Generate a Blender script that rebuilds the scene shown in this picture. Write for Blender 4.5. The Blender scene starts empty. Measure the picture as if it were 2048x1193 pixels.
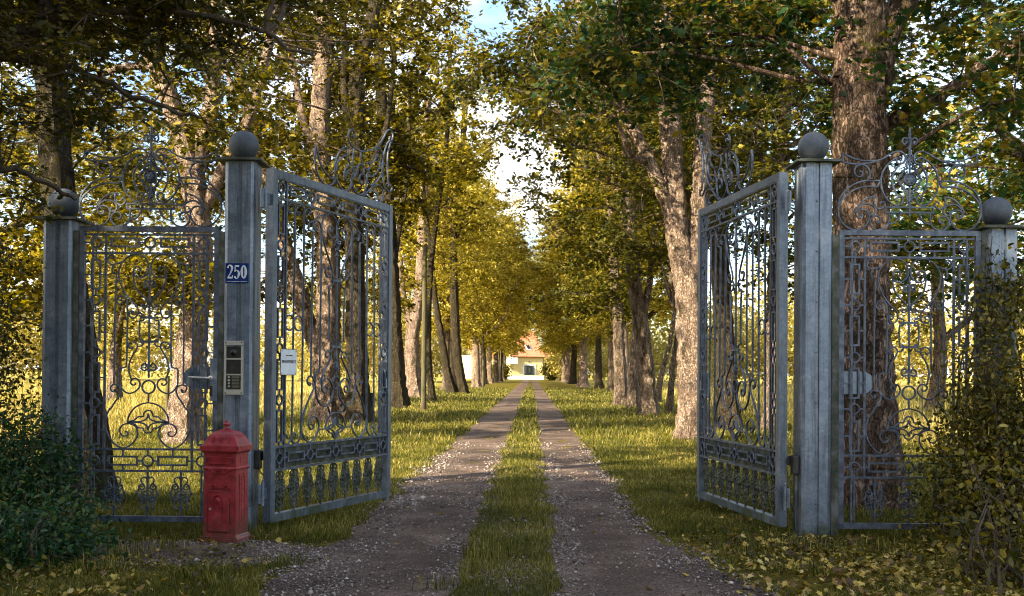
import bpy, bmesh, math, random
import numpy as np
from mathutils import Vector, Matrix
random.seed(7); RNG = np.random.default_rng(7)
scene = bpy.context.scene
COL = scene.collection
# ------------------------------------------------------------------ camera
F_PX = 2050.0; EYE = 1.37; PITCH = 0.010; ROLL = 0.0075; SHIFT_PX = 129.0
cam_d = bpy.data.cameras.new("camera"); cam = bpy.data.objects.new("camera", cam_d); COL.objects.link(cam)
cam_d.sensor_width = 36.0; cam_d.lens = 36.0*F_PX/2048; cam_d.shift_y = SHIFT_PX/2048
cam_d.clip_start = 0.05; cam_d.clip_end = 3000
_F = Vector((0, math.cos(PITCH), math.sin(PITCH))); _R = Vector((math.cos(ROLL), 0, math.sin(ROLL)))
_R = (_R - _F*_R.dot(_F)).normalized(); _U = _R.cross(_F)
cam.matrix_world = Matrix(((_R.x, _U.x, -_F.x, 0), (_R.y, _U.y, -_F.y, 0), (_R.z, _U.z, -_F.z, EYE), (0, 0, 0, 1)))
cam_d.dof.use_dof = True; cam_d.dof.focus_distance = 8.8; cam_d.dof.aperture_fstop = 6.3
scene.camera = cam
# ------------------------------------------------------------------ light
SUN_EL = math.radians(24); SUN_AZ = math.radians(230)      # azimuth clockwise from +Y
sdir = Vector((math.sin(SUN_AZ)*math.cos(SUN_EL), math.cos(SUN_AZ)*math.cos(SUN_EL), math.sin(SUN_EL)))
sl = bpy.data.lights.new("sun", 'SUN'); sl.energy = 5.0; sl.angle = math.radians(0.55); sl.color = (1.0, 0.85, 0.60)
so = bpy.data.objects.new("sun", sl); so.rotation_euler = sdir.to_track_quat('Z', 'Y').to_euler(); so.location = (-30, -20, 30); COL.objects.link(so)
world = bpy.data.worlds.new("World"); scene.world = world; world.use_nodes = True
nt = world.node_tree; nt.nodes.clear()
out = nt.nodes.new('ShaderNodeOutputWorld'); bg = nt.nodes.new('ShaderNodeBackground')
sky = nt.nodes.new('ShaderNodeTexSky'); sky.sky_type = 'NISHITA'; sky.sun_disc = False
sky.sun_elevation = SUN_EL; sky.sun_rotation = SUN_AZ; sky.air_density = 1.0; sky.dust_density = 1.5; sky.ozone_density = 1.5
tc = nt.nodes.new('ShaderNodeTexCoord'); mp = nt.nodes.new('ShaderNodeMapping'); mp.inputs['Scale'].default_value = (2, 2, 5)
nz = nt.nodes.new('ShaderNodeTexNoise'); nz.inputs['Scale'].default_value = 1.6; nz.inputs['Detail'].default_value = 6
cr = nt.nodes.new('ShaderNodeValToRGB'); cr.color_ramp.elements[0].position = .47; cr.color_ramp.elements[1].position = .66
mx = nt.nodes.new('ShaderNodeMix'); mx.data_type = 'RGBA'; mx.inputs[7].default_value = (7.0, 6.9, 6.8, 1)
nt.links.new(tc.outputs['Generated'], mp.inputs[0]); nt.links.new(mp.outputs[0], nz.inputs[0]); nt.links.new(nz.outputs[0], cr.inputs[0])
nt.links.new(cr.outputs[0], mx.inputs[0]); nt.links.new(sky.outputs[0], mx.inputs[6])
nt.links.new(mx.outputs[2], bg.inputs[0]); bg.inputs[1].default_value = 0.105
nt.links.new(bg.outputs[0], out.inputs[0])
scene.view_settings.view_transform = 'Standard'; scene.view_settings.look = 'None'
scene.view_settings.exposure = 2.0; scene.view_settings.gamma = 1.0
scene.render.engine = 'CYCLES'
cy = scene.cycles; cy.max_bounces = 6; cy.diffuse_bounces = 3; cy.glossy_bounces = 2; cy.transmission_bounces = 3; cy.transparent_max_bounces = 4
cy.caustics_reflective = False; cy.caustics_refractive = False; cy.sample_clamp_indirect = 3; cy.pixel_filter_type = 'BLACKMAN_HARRIS'; cy.filter_width = 1.05; cy.use_denoising = True; cy.denoiser = 'OPENIMAGEDENOISE'; cy.denoising_prefilter = 'ACCURATE'; cy.denoising_input_passes = 'RGB_ALBEDO_NORMAL'
# ------------------------------------------------------------------ helpers
def PX(px, py, Y):
    """World point at depth Y seen at photo pixel (px, py)."""
    d = _F + _R*((px-1024)/F_PX) + _U*((596.5+SHIFT_PX-py)/F_PX)
    t = Y/d.y
    return Vector((d.x*t, Y, EYE+d.z*t))
def GP(px, py):
    d = _F + _R*((px-1024)/F_PX) + _U*((596.5+SHIFT_PX-py)/F_PX)
    t = -EYE/d.z
    return Vector((d.x*t, d.y*t, 0))
def axis(y): return -0.13 + 0.019*y
def nmesh(name, V, polys_flat, tot, mat, parent=None, smooth=False, mi=None):
    me = bpy.data.meshes.new(name)
    V = np.asarray(V, dtype=np.float32); pf = np.asarray(polys_flat, dtype=np.int32); tot = np.asarray(tot, dtype=np.int32)
    me.vertices.add(len(V)); me.vertices.foreach_set('co', V.ravel())
    me.loops.add(len(pf)); me.loops.foreach_set('vertex_index', pf)
    me.polygons.add(len(tot)); st = np.zeros(len(tot), dtype=np.int32); st[1:] = np.cumsum(tot)[:-1]
    me.polygons.foreach_set('loop_start', st); me.polygons.foreach_set('loop_total', tot)
    if smooth: me.polygons.foreach_set('use_smooth', np.ones(len(tot), dtype=bool))
    for m in (mat if isinstance(mat, (list, tuple)) else [mat]): me.materials.append(m)
    if mi is not None: me.polygons.foreach_set('material_index', np.asarray(mi, dtype=np.int32))
    me.update(calc_edges=True); me.validate()
    o = bpy.data.objects.new(name, me); COL.objects.link(o)
    if parent is not None: o.parent = parent
    return o
def thing(name, label, cat, loc=(0, 0, 0), rz=0, group=None):
    o = bpy.data.objects.new(name, None); COL.objects.link(o); o.location = loc; o.rotation_euler = (0, 0, rz)
    o.empty_display_size = .2
    return tag(o, label, cat, group)
def tag(o, label=None, cat=None, group=None, kind=None):
    if label: o['label'] = label
    if cat: o['category'] = cat
    if group: o['group'] = group
    if kind: o['kind'] = kind
    return o
def cat_rom(pts, n=5, closed=False):
    P = np.asarray(pts, float)
    if len(P) < 3: return P
    if closed: Q = np.vstack([P[-1], P, P[0], P[1]])
    else: Q = np.vstack([2*P[0]-P[1], P, 2*P[-1]-P[-2]])
    out = []
    for i in range(1, len(Q)-2):
        p0, p1, p2, p3 = Q[i-1], Q[i], Q[i+1], Q[i+2]
        for k in range(n):
            t = k/n
            out.append(.5*((2*p1)+(-p0+p2)*t+(2*p0-5*p1+4*p2-p3)*t*t+(-p0+3*p1-3*p2+p3)*t**3))
    if not closed: out.append(P[-1])
    return np.array(out)
class MB:
    def __init__(s): s.V = []; s.F = []; s.n = 0; s.M = []
    def add(s, V, F, m=0):
        V = np.asarray(V, float); s.V.append(V); s.F += [tuple(i+s.n for i in f) for f in F]; s.M += [m]*len(F); s.n += len(V)
        return s
    def box(s, c, d, rot=None, m=0, bev=0.0):
        hx, hy, hz = d[0]/2, d[1]/2, d[2]/2
        if bev > 0:
            bm = bmesh.new(); bmesh.ops.create_cube(bm, size=1)
            for v in bm.verts: v.co = Vector((v.co.x*d[0], v.co.y*d[1], v.co.z*d[2]))
            bmesh.ops.bevel(bm, geom=list(bm.edges), offset=bev, segments=2, affect='EDGES', profile=.5)
            bm.verts.index_update(); V = np.array([v.co[:] for v in bm.verts]); F = [tuple(v.index for v in f.verts) for f in bm.faces]; bm.free()
        else:
            V = np.array([(x, y, z) for x in (-hx, hx) for y in (-hy, hy) for z in (-hz, hz)])
            F = [(0, 1, 3, 2), (4, 6, 7, 5), (0, 4, 5, 1), (2, 3, 7, 6), (0, 2, 6, 4), (1, 5, 7, 3)]
        if rot is not None: V = V@np.array(rot.to_3x3()).T
        return s.add(V+np.array(c), F, m)
    def tube(s, P, r, n=8, cap=True, m=0, jit=0, lobe=None):
        """Round tube along 3D polyline P with radii r."""
        P = np.asarray(P, float); k = len(P); r = np.broadcast_to(np.asarray(r, float), (k,)) if np.ndim(r) == 0 else np.asarray(r, float)
        T = np.gradient(P, axis=0); T /= np.linalg.norm(T, axis=1)[:, None]+1e-9
        a = np.array([0, 0, 1.]) if abs(T[0][2]) < .9 else np.array([1., 0, 0])
        N = np.zeros_like(P); N[0] = np.cross(T[0], a); N[0] /= np.linalg.norm(N[0])
        for i in range(1, k):
            v = N[i-1]-T[i]*np.dot(N[i-1], T[i]); N[i] = v/(np.linalg.norm(v)+1e-9)
        B = np.cross(T, N); th = np.arange(n)*2*math.pi/n
        rr = r[:, None]*np.ones(n)[None, :]
        if lobe is not None: rr = rr*(1+lobe[:, None]*(np.cos(5*th+.7)+.6*np.cos(3*th+2))[None, :])
        if jit: rr = rr*(1+RNG.normal(0, jit, rr.shape))
        V = P[:, None, :]+rr[..., None]*(np.cos(th)[None, :, None]*N[:, None, :]+np.sin(th)[None, :, None]*B[:, None, :])
        F = [(i*n+j, i*n+(j+1) % n, (i+1)*n+(j+1) % n, (i+1)*n+j) for i in range(k-1) for j in range(n)]
        V = V.reshape(-1, 3)
        if cap: F += [tuple(range(n))[::-1], tuple((k-1)*n+j for j in range(n))]
        return s.add(V, F, m)
    def flat(s, P2, a, b, w0=0.0, closed=False, smooth=True, n=4, m=0, frame=None):
        """Wrought bar: path in the (u, v) plane, a wide in plane, b deep; frame maps (u, w, v) to xyz (w toward -y)."""
        P = cat_rom(P2, n, closed) if smooth else np.asarray(P2, float)
        k = len(P)
        if closed: T = np.roll(P, -1, 0)-np.roll(P, 1, 0)
        else: T = np.gradient(P, axis=0)
        T = T/(np.linalg.norm(T, axis=1)[:, None]+1e-9); N = np.stack([-T[:, 1], T[:, 0]], 1)
        aa = (np.ones(k)*a if np.ndim(a) == 0 else np.interp(np.linspace(0, 1, k), np.linspace(0, 1, len(a)), a))/2
        if not smooth and k > 2:   # mitre
            for i in range(1, k-1):
                d1 = P[i]-P[i-1]; d2 = P[i+1]-P[i]; d1 /= np.linalg.norm(d1); d2 /= np.linalg.norm(d2)
                c = math.sqrt(max(.25, (1+np.dot(d1, d2))/2)); aa = aa.copy(); aa[i] = aa[i]/c
        c = .3
        pr = [(1, -1+c), (1, 1-c), (1-c, 1), (-1+c, 1), (-1, 1-c), (-1, -1+c), (-1+c, -1), (1-c, -1)]
        V = []
        for i in range(k):
            for (p, q) in pr:
                uv = P[i]+N[i]*aa[i]*p
                V.append((uv[0], -(w0+q*b/2), uv[1]))
        n8 = 8; F = []
        for i in range(k if closed else k-1):
            i2 = (i+1) % k
            F += [(i*n8+j, i*n8+(j+1) % n8, i2*n8+(j+1) % n8, i2*n8+j) for j in range(n8)]
        if not closed: F += [tuple(range(n8))[::-1], tuple((k-1)*n8+j for j in range(n8))]
        return s.add(V, F, m)
    def lathe(s, c, prof, n=24, m=0, ax='z'):
        V = []; k = len(prof)
        for (r, z) in prof:
            for j in range(n):
                t = 2*math.pi*j/n
                p = (r*math.cos(t), r*math.sin(t), z)
                if ax == 'y': p = (r*math.cos(t), -z, r*math.sin(t))
                V.append((p[0]+c[0], p[1]+c[1], p[2]+c[2]))
        F = [(i*n+j, i*n+(j+1) % n, (i+1)*n+(j+1) % n, (i+1)*n+j) for i in range(k-1) for j in range(n)]
        F += [tuple(range(n))[::-1], tuple((k-1)*n+j for j in range(n))]
        return s.add(V, F, m)
    def prism(s, poly, z0, z1, m=0):
        n = len(poly); V = [(x, y, z0) for x, y in poly]+[(x, y, z1) for x, y in poly]
        F = [(i, (i+1) % n, n+(i+1) % n, n+i) for i in range(n)]+[tuple(range(n))[::-1], tuple(range(n, 2*n))]
        return s.add(V, F, m)
    def plate(s, poly, y0, y1, m=0):
        """polygon in (x, z), thick from y0 to y1"""
        n = len(poly); V = [(x, y0, z) for x, z in poly]+[(x, y1, z) for x, z in poly]
        F = [(i, (i+1) % n, n+(i+1) % n, n+i) for i in range(n)]+[tuple(range(n))[::-1], tuple(range(n, 2*n))]
        return s.add(V, F, m)
    def build(s, name, mat, parent=None, smooth=False):
        me = bpy.data.meshes.new(name); V = np.vstack(s.V)
        me.from_pydata(V.tolist(), [], s.F)
        for m in (mat if isinstance(mat, (list, tuple)) else [mat]): me.materials.append(m)
        me.polygons.foreach_set('material_index', s.M)
        if smooth: me.polygons.foreach_set('use_smooth', [True]*len(me.polygons))
        bm = bmesh.new(); bm.from_mesh(me); bmesh.ops.recalc_face_normals(bm, faces=bm.faces); bm.to_mesh(me); bm.free()
        me.update(); o = bpy.data.objects.new(name, me); COL.objects.link(o)
        if smooth: 
            try: me.set_sharp_from_angle(angle=math.radians(42))
            except Exception: pass
        if parent is not None: o.parent = parent
        return o
def copy_tree(o, parent=None):
    kids = [c for c in bpy.data.objects if c.parent == o]
    c = o.copy(); COL.objects.link(c); c.parent = parent
    for k in kids: copy_tree(k, c)
    return c
# ------------------------------------------------------------------ materials
def N_(nt, t, **kw):
    n = nt.nodes.new(t)
    for k, v in kw.items():
        if k.startswith('i_'):
            key = k[2:]; n.inputs[int(key) if key.isdigit() else key.replace('_', ' ')].default_value = v
        else: setattr(n, k, v)
    return n
def ramp(nt, stops, src=None):
    r = nt.nodes.new('ShaderNodeValToRGB'); e = r.color_ramp.elements
    while len(e) < len(stops): e.new(.5)
    for i, (p, c) in enumerate(stops):
        e[i].position = p; e[i].color = (c[0], c[1], c[2], 1) if not np.isscalar(c) else (c, c, c, 1)
    if src is not None: nt.links.new(src, r.inputs[0])
    return r
def newmat(name):
    m = bpy.data.materials.new(name); m.use_nodes = True; t = m.node_tree
    return m, t, t.nodes['Principled BSDF'], t.nodes['Material Output']
def noisy(name, stops, scale=8, detail=6, rough=.6, metal=0., bump=.2, bdist=.01, stretch=(1, 1, 1), scale2=None, spec=.5, roughvar=0):
    m, t, b, o = newmat(name)
    tc = N_(t, 'ShaderNodeTexCoord'); mp = N_(t, 'ShaderNodeMapping'); mp.inputs['Scale'].default_value = stretch
    t.links.new(tc.outputs['Object'], mp.inputs[0])
    n = N_(t, 'ShaderNodeTexNoise', i_Scale=scale, i_Detail=detail, i_Roughness=.62); t.links.new(mp.outputs[0], n.inputs[0])
    r = ramp(t, stops, n.outputs[0]); t.links.new(r.outputs[0], b.inputs['Base Color'])
    b.inputs['Roughness'].default_value = rough; b.inputs['Metallic'].default_value = metal; b.inputs['Specular IOR Level'].default_value = spec
    n2 = N_(t, 'ShaderNodeTexNoise', i_Scale=scale2 or scale*4, i_Detail=4); t.links.new(mp.outputs[0], n2.inputs[0])
    if roughvar:
        rr = ramp(t, [(.3, rough-roughvar), (.7, rough+roughvar)], n2.outputs[0]); t.links.new(rr.outputs[0], b.inputs['Roughness'])
    if bump:
        bp = N_(t, 'ShaderNodeBump', i_Strength=bump, i_Distance=bdist); t.links.new(n2.outputs[0], bp.inputs['Height']); t.links.new(bp.outputs[0], b.inputs['Normal'])
    return m
def zinc(name, moss=True, dark=1.0, streak=.75, metal=.45, rough=0.):
    m, t, b, o = newmat(name)
    tc = N_(t, 'ShaderNodeTexCoord')
    v = N_(t, 'ShaderNodeTexVoronoi', i_Scale=55.); t.links.new(tc.outputs['Object'], v.inputs[0])
    n = N_(t, 'ShaderNodeTexNoise', i_Scale=5., i_Detail=8., i_Roughness=.7); t.links.new(tc.outputs['Object'], n.inputs[0])
    mp = N_(t, 'ShaderNodeMapping'); mp.inputs['Scale'].default_value = (30, 30, 1.3); t.links.new(tc.outputs['Object'], mp.inputs[0])
    n2 = N_(t, 'ShaderNodeTexNoise', i_Scale=1.5, i_Detail=5.); t.links.new(mp.outputs[0], n2.inputs[0])
    a = N_(t, 'ShaderNodeMath', operation='MULTIPLY_ADD'); a.inputs[1].default_value = .12; a.inputs[2].default_value = 0
    sx = N_(t, 'ShaderNodeSeparateColor'); t.links.new(v.outputs['Color'], sx.inputs[0])
    t.links.new(sx.outputs[0], a.inputs[0]); t.links.new(n.outputs[0], a.inputs[2])
    d = dark*.85
    r = ramp(t, [(.30, (.13*d, .165*d, .22*d)), (.5, (.20*d, .25*d, .325*d)), (.64, (.28*d, .335*d, .415*d)), (.8, (.42*d, .47*d, .55*d))], a.outputs[0])
    mx = N_(t, 'ShaderNodeMix', data_type='RGBA', blend_type='MULTIPLY'); mx.inputs[0].default_value = streak
    r2 = ramp(t, [(.34, .55), (.5, 1.0)], n2.outputs[0]); t.links.new(r.outputs[0], mx.inputs[6]); t.links.new(r2.outputs[0], mx.inputs[7])
    last = mx.outputs[2]
    if moss:
        g = N_(t, 'ShaderNodeTexNoise', i_Scale=2.3, i_Detail=9., i_Roughness=.75); t.links.new(tc.outputs['Object'], g.inputs[0])
        sz = N_(t, 'ShaderNodeSeparateXYZ'); t.links.new(tc.outputs['Object'], sz.inputs[0])
        zr = N_(t, 'ShaderNodeMapRange', i_1=0.0, i_2=.9, i_3=.16, i_4=0.); t.links.new(sz.outputs[2], zr.inputs[0])
        ad = N_(t, 'ShaderNodeMath', operation='ADD'); t.links.new(g.outputs[0], ad.inputs[0]); t.links.new(zr.outputs[0], ad.inputs[1])
        gm = ramp(t, [(.62, 0.), (.74, .85)], ad.outputs[0])
        m2 = N_(t, 'ShaderNodeMix', data_type='RGBA'); m2.inputs[7].default_value = (.035, .05, .018, 1)
        t.links.new(gm.outputs[0], m2.inputs[0]); t.links.new(last, m2.inputs[6]); last = m2.outputs[2]
    t.links.new(last, b.inputs['Base Color'])
    b.inputs['Metallic'].default_value = metal
    rr = ramp(t, [(.3, .3+rough), (.75, .5+rough)], n.outputs[0]); t.links.new(rr.outputs[0], b.inputs['Roughness'])
    bp = N_(t, 'ShaderNodeBump', i_Strength=.25, i_Distance=.004); t.links.new(a.outputs[0], bp.inputs['Height']); t.links.new(bp.outputs[0], b.inputs['Normal'])
    return m
def leafmat(name, stops, trans=.45, rough=.5, patch=.6):
    m, t, b, o = newmat(name)
    gi = N_(t, 'ShaderNodeNewGeometry')
    tc = N_(t, 'ShaderNodeTexCoord'); ns = N_(t, 'ShaderNodeTexNoise', i_Scale=patch, i_Detail=3.); t.links.new(tc.outputs['Object'], ns.inputs[0])
    ad = N_(t, 'ShaderNodeMath', operation='MULTIPLY_ADD'); ad.inputs[1].default_value = 1.3; ad.inputs[2].default_value = -.65; t.links.new(ns.outputs[0], ad.inputs[0])
    a2 = N_(t, 'ShaderNodeMath', operation='ADD', use_clamp=True); t.links.new(ad.outputs[0], a2.inputs[0]); t.links.new(gi.outputs['Random Per Island'], a2.inputs[1])
    r = ramp(t, stops, a2.outputs[0])
    t.links.new(r.outputs[0], b.inputs['Base Color']); b.inputs['Roughness'].default_value = rough; b.inputs['Specular IOR Level'].default_value = .3
    tr = N_(t, 'ShaderNodeBsdfTranslucent'); hs = N_(t, 'ShaderNodeHueSaturation', i_Value=1.05, i_Saturation=1.08); t.links.new(r.outputs[0], hs.inputs['Color']); t.links.new(hs.outputs[0], tr.inputs[0])
    mx = N_(t, 'ShaderNodeMixShader'); mx.inputs[0].default_value = trans
    t.links.new(b.outputs[0], mx.inputs[1]); t.links.new(tr.outputs[0], mx.inputs[2]); t.links.new(mx.outputs[0], o.inputs[0])
    return m
def barkmat(name, c_dark, c_mid, c_pale, sc=9., moss=.0):
    m, t, b, o = newmat(name)
    tc = N_(t, 'ShaderNodeTexCoord'); mp = N_(t, 'ShaderNodeMapping'); mp.inputs['Scale'].default_value = (1.5, 1.5, .5); t.links.new(tc.outputs['Object'], mp.inputs[0])
    n0 = N_(t, 'ShaderNodeTexNoise', i_Scale=sc*.9, i_Detail=7., i_Roughness=.7); t.links.new(mp.outputs[0], n0.inputs[0])
    va = N_(t, 'ShaderNodeMix', data_type='RGBA'); va.inputs[0].default_value = .22; t.links.new(mp.outputs[0], va.inputs[6]); t.links.new(n0.outputs['Color'], va.inputs[7])
    v = N_(t, 'ShaderNodeTexVoronoi', feature='DISTANCE_TO_EDGE', i_Scale=sc*2.6); t.links.new(va.outputs[2], v.inputs[0])
    v2 = N_(t, 'ShaderNodeTexVoronoi', i_Scale=sc*2.6); t.links.new(va.outputs[2], v2.inputs[0])
    sx = N_(t, 'ShaderNodeSeparateColor'); t.links.new(v2.outputs['Color'], sx.inputs[0])
    n = N_(t, 'ShaderNodeTexNoise', i_Scale=3.5, i_Detail=10., i_Roughness=.75); t.links.new(mp.outputs[0], n.inputs[0])
    a = N_(t, 'ShaderNodeMath', operation='MULTIPLY_ADD'); a.inputs[1].default_value = .30; t.links.new(sx.outputs[0], a.inputs[0]); t.links.new(n.outputs[0], a.inputs[2])
    r = ramp(t, [(.45, c_dark), (.62, c_mid), (.82, c_pale)], a.outputs[0])
    cr_ = ramp(t, [(.0, .25), (.12, 1.)], v.outputs[0])
    mx = N_(t, 'ShaderNodeMix', data_type='RGBA', blend_type='MULTIPLY'); mx.inputs[0].default_value = .8
    t.links.new(r.outputs[0], mx.inputs[6]); t.links.new(cr_.outputs[0], mx.inputs[7]); last = mx.outputs[2]
    if moss:
        g = N_(t, 'ShaderNodeTexNoise', i_Scale=2.1, i_Detail=10., i_Roughness=.8); t.links.new(mp.outputs[0], g.inputs[0])
        gm = ramp(t, [(.54-.1*moss, 0.), (.62, .9)], g.outputs[0])
        m2 = N_(t, 'ShaderNodeMix', data_type='RGBA'); m2.inputs[7].default_value = (.045, .038, .012, 1)
        t.links.new(gm.outputs[0], m2.inputs[0]); t.links.new(last, m2.inputs[6]); last = m2.outputs[2]
    t.links.new(last, b.inputs['Base Color']); b.inputs['Roughness'].default_value = .9; b.inputs['Specular IOR Level'].default_value = .2
    n3 = N_(t, 'ShaderNodeTexNoise', i_Scale=22., i_Detail=6., i_Roughness=.7); t.links.new(mp.outputs[0], n3.inputs[0])
    h1 = N_(t, 'ShaderNodeMath', operation='MULTIPLY_ADD'); h1.inputs[1].default_value = .5; t.links.new(sx.outputs[0], h1.inputs[0]); t.links.new(cr_.outputs[0], h1.inputs[2])
    h = N_(t, 'ShaderNodeMath', operation='MULTIPLY_ADD'); h.inputs[1].default_value = .9; t.links.new(n3.outputs[0], h.inputs[0]); t.links.new(h1.outputs[0], h.inputs[2])
    bp = N_(t, 'ShaderNodeBump', i_Strength=1., i_Distance=.05); t.links.new(h.outputs[0], bp.inputs['Height']); t.links.new(bp.outputs[0], b.inputs['Normal'])
    return m
M = {}
M['zinc'] = zinc('galvanised_steel', dark=.86); M['zincball'] = zinc('weathered_zinc', dark=.3, streak=.12, metal=.25, rough=.25)
M['iron'] = noisy('grey_ironwork', [(.35, (.045, .055, .08)), (.52, (.09, .108, .145)), (.7, (.16, .19, .24))], scale=14, rough=.52, metal=.45, bump=.3, bdist=.002, scale2=180)
M['frame'] = zinc('gate_frame_zinc', dark=.62)
M['mossiron'] = noisy('mossy_ironwork', [(.38, (.03, .038, .02)), (.52, (.07, .075, .055)), (.66, (.14, .145, .14))], scale=9, rough=.7, metal=.25, bump=.4, bdist=.002, scale2=120)
M['red'] = noisy('red_paint', [(.3, (.12, .010, .013)), (.5, (.26, .022, .030)), (.62, (.32, .034, .042)), (.78, (.40, .12, .11))], scale=9, detail=10, rough=.38, bump=.35, bdist=.003, scale2=110, roughvar=.14)
def add_dirt(m, z0, z1, col):
    t = m.node_tree; b = t.nodes['Principled BSDF']; l = b.inputs['Base Color'].links[0]; src = l.from_socket
    tc = N_(t, 'ShaderNodeTexCoord'); s = N_(t, 'ShaderNodeSeparateXYZ'); t.links.new(tc.outputs['Object'], s.inputs[0]); n = N_(t, 'ShaderNodeTexNoise', i_Scale=22., i_Detail=8., i_Roughness=.75); t.links.new(tc.outputs['Object'], n.inputs[0])
    mr = N_(t, 'ShaderNodeMapRange', i_1=z0, i_2=z1, i_3=.28, i_4=-.02); t.links.new(s.outputs[2], mr.inputs[0])
    a = N_(t, 'ShaderNodeMath', operation='ADD'); t.links.new(n.outputs[0], a.inputs[0]); t.links.new(mr.outputs[0], a.inputs[1]); r = ramp(t, [(.60, 0.), (.78, .75)], a.outputs[0])
    mx = N_(t, 'ShaderNodeMix', data_type='RGBA'); mx.inputs[7].default_value = col; t.links.new(r.outputs[0], mx.inputs[0]); t.links.new(src, mx.inputs[6]); t.links.new(mx.outputs[2], b.inputs['Base Color'])
add_dirt(M['red'], .03, .35, (.07, .045, .03, 1))
M['blue'] = noisy('blue_enamel', [(.4, (.006, .022, .12)), (.6, (.009, .03, .15))], rough=.25, bump=0)
M['white'] = noisy('white_enamel', [(.4, (.55, .6, .66)), (.6, (.68, .72, .76))], rough=.35, bump=0)
M['steel'] = noisy('brushed_steel', [(.4, (.50, .49, .45)), (.6, (.62, .61, .57))], scale=3, stretch=(1, 1, 40), rough=.38, metal=.6, bump=0)
M['black'] = noisy('black_plastic', [(.4, (.012, .012, .01)), (.6, (.025, .024, .02))], rough=.45, bump=0)
M['gloss'] = noisy('lens_glass', [(.4, (.01, .01, .012)), (.6, (.015, .015, .018))], rough=.05, bump=0)
M['dimtag'] = noisy('name_tag', [(.4, (.12, .11, .07)), (.6, (.17, .155, .10))], rough=.6, bump=0)
M['rust'] = noisy('rusty_iron', [(.35, (.03, .02, .012)), (.6, (.08, .045, .025))], rough=.8, metal=.2)
M['ink'] = noisy('black_ink', [(.4, (.015, .015, .015)), (.6, (.02, .02, .02))], rough=.6, bump=0)
M['redink'] = noisy('red_ink', [(.4, (.3, .03, .02)), (.6, (.35, .03, .02))], rough=.6, bump=0)
M['bark'] = barkmat('maple_bark', (.06, .043, .03), (.19, .135, .095), (.38, .29, .22), 9, .45)
M['bark_pale'] = barkmat('pale_flaky_bark', (.14, .10, .075), (.36, .25, .18), (.55, .42, .33), 11, .15)
M['bark_plane'] = barkmat('plane_bark', (.05, .033, .022), (.16, .10, .07), (.46, .32, .24), 8, .6)
M['bark_dark'] = barkmat('dark_bark', (.02, .015, .009), (.05, .037, .022), (.11, .085, .055), 10, .5)
M['wood'] = noisy('weathered_wood', [(.35, (.035, .032, .012)), (.65, (.09, .078, .03))], scale=5, stretch=(6, 6, .6), rough=.85)
M['twig'] = noisy('twig_bark', [(.35, (.03, .022, .015)), (.65, (.09, .065, .04))], scale=12, rough=.9, bump=0)
GOLD = [(.0, (.04, .038, .004)), (.3, (.12, .10, .007)), (.6, (.22, .18, .012)), (.85, (.33, .26, .025)), (1., (.48, .37, .06))]
M['leaf_gold'] = leafmat('golden_leaves', GOLD, .5)
M['leaf_sun'] = leafmat('sunlit_golden_leaves', [(.0, (.10, .088, .008)), (.3, (.24, .20, .018)), (.6, (.38, .31, .04)), (.85, (.50, .41, .07)), (1., (.62, .50, .12))], .5)  # lighter leaf copy, sunlit glow of the farther crowns painted into the colour
M['leaf_mix'] = leafmat('shaded_bronze_leaves', [(.0, (.028, .028, .004)), (.35, (.08, .07, .006)), (.7, (.17, .14, .011)), (1., (.38, .29, .04))], .45)  # darker leaf copy, shade on the near left crowns put into the colour
M['leaf_olive'] = leafmat('olive_leaves', [(.0, (.025, .035, .005)), (.4, (.07, .072, .008)), (.75, (.14, .125, .012)), (1., (.28, .23, .03))], .45)
M['leaf_green'] = leafmat('green_leaves', [(.0, (.015, .05, .02)), (.4, (.04, .085, .018)), (.75, (.11, .11, .012)), (1., (.3, .22, .03))], .45)
M['leaf_haw'] = leafmat('small_lobed_leaves', [(.0, (.025, .035, .005)), (.4, (.055, .055, .006)), (.8, (.11, .085, .008)), (1., (.25, .19, .03))], .4)
M['leaf_ivy'] = leafmat('creeper_leaves', [(.0, (.008, .035, .014)), (.5, (.02, .075, .022)), (.85, (.06, .10, .015)), (1., (.22, .17, .03))], .3, .35)
M['leaf_bush'] = leafmat('bush_leaves', [(.0, (.035, .04, .007)), (.4, (.095, .085, .01)), (.8, (.20, .155, .018)), (1., (.42, .32, .07))], .35, .4)
M['leaf_far'] = leafmat('hazy_distant_leaves', [(.0, (.20, .18, .03)), (.5, (.36, .30, .07)), (1., (.55, .44, .13))], .5)  # paled colours stand in for haze over the distance
M['fallen'] = leafmat('fallen_leaf', [(.0, (.04, .02, .01)), (.3, (.12, .065, .02)), (.55, (.30, .19, .035)), (.8, (.46, .33, .06)), (1., (.55, .42, .16))], .15)
M['grassblade'] = leafmat('grass_blades', [(.0, (.025, .035, .004)), (.4, (.09, .095, .009)), (.8, (.19, .175, .02)), (1., (.42, .34, .10))], .4, .5, patch=.9)
M['meadowblade'] = leafmat('meadow_grass', [(.0, (.16, .15, .02)), (.5, (.34, .28, .06)), (1., (.60, .46, .18))], .4, .6)
M['berry'] = noisy('red_berry', [(.4, (.35, .02, .02)), (.6, (.4, .02, .02))], rough=.3, bump=0)
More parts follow.
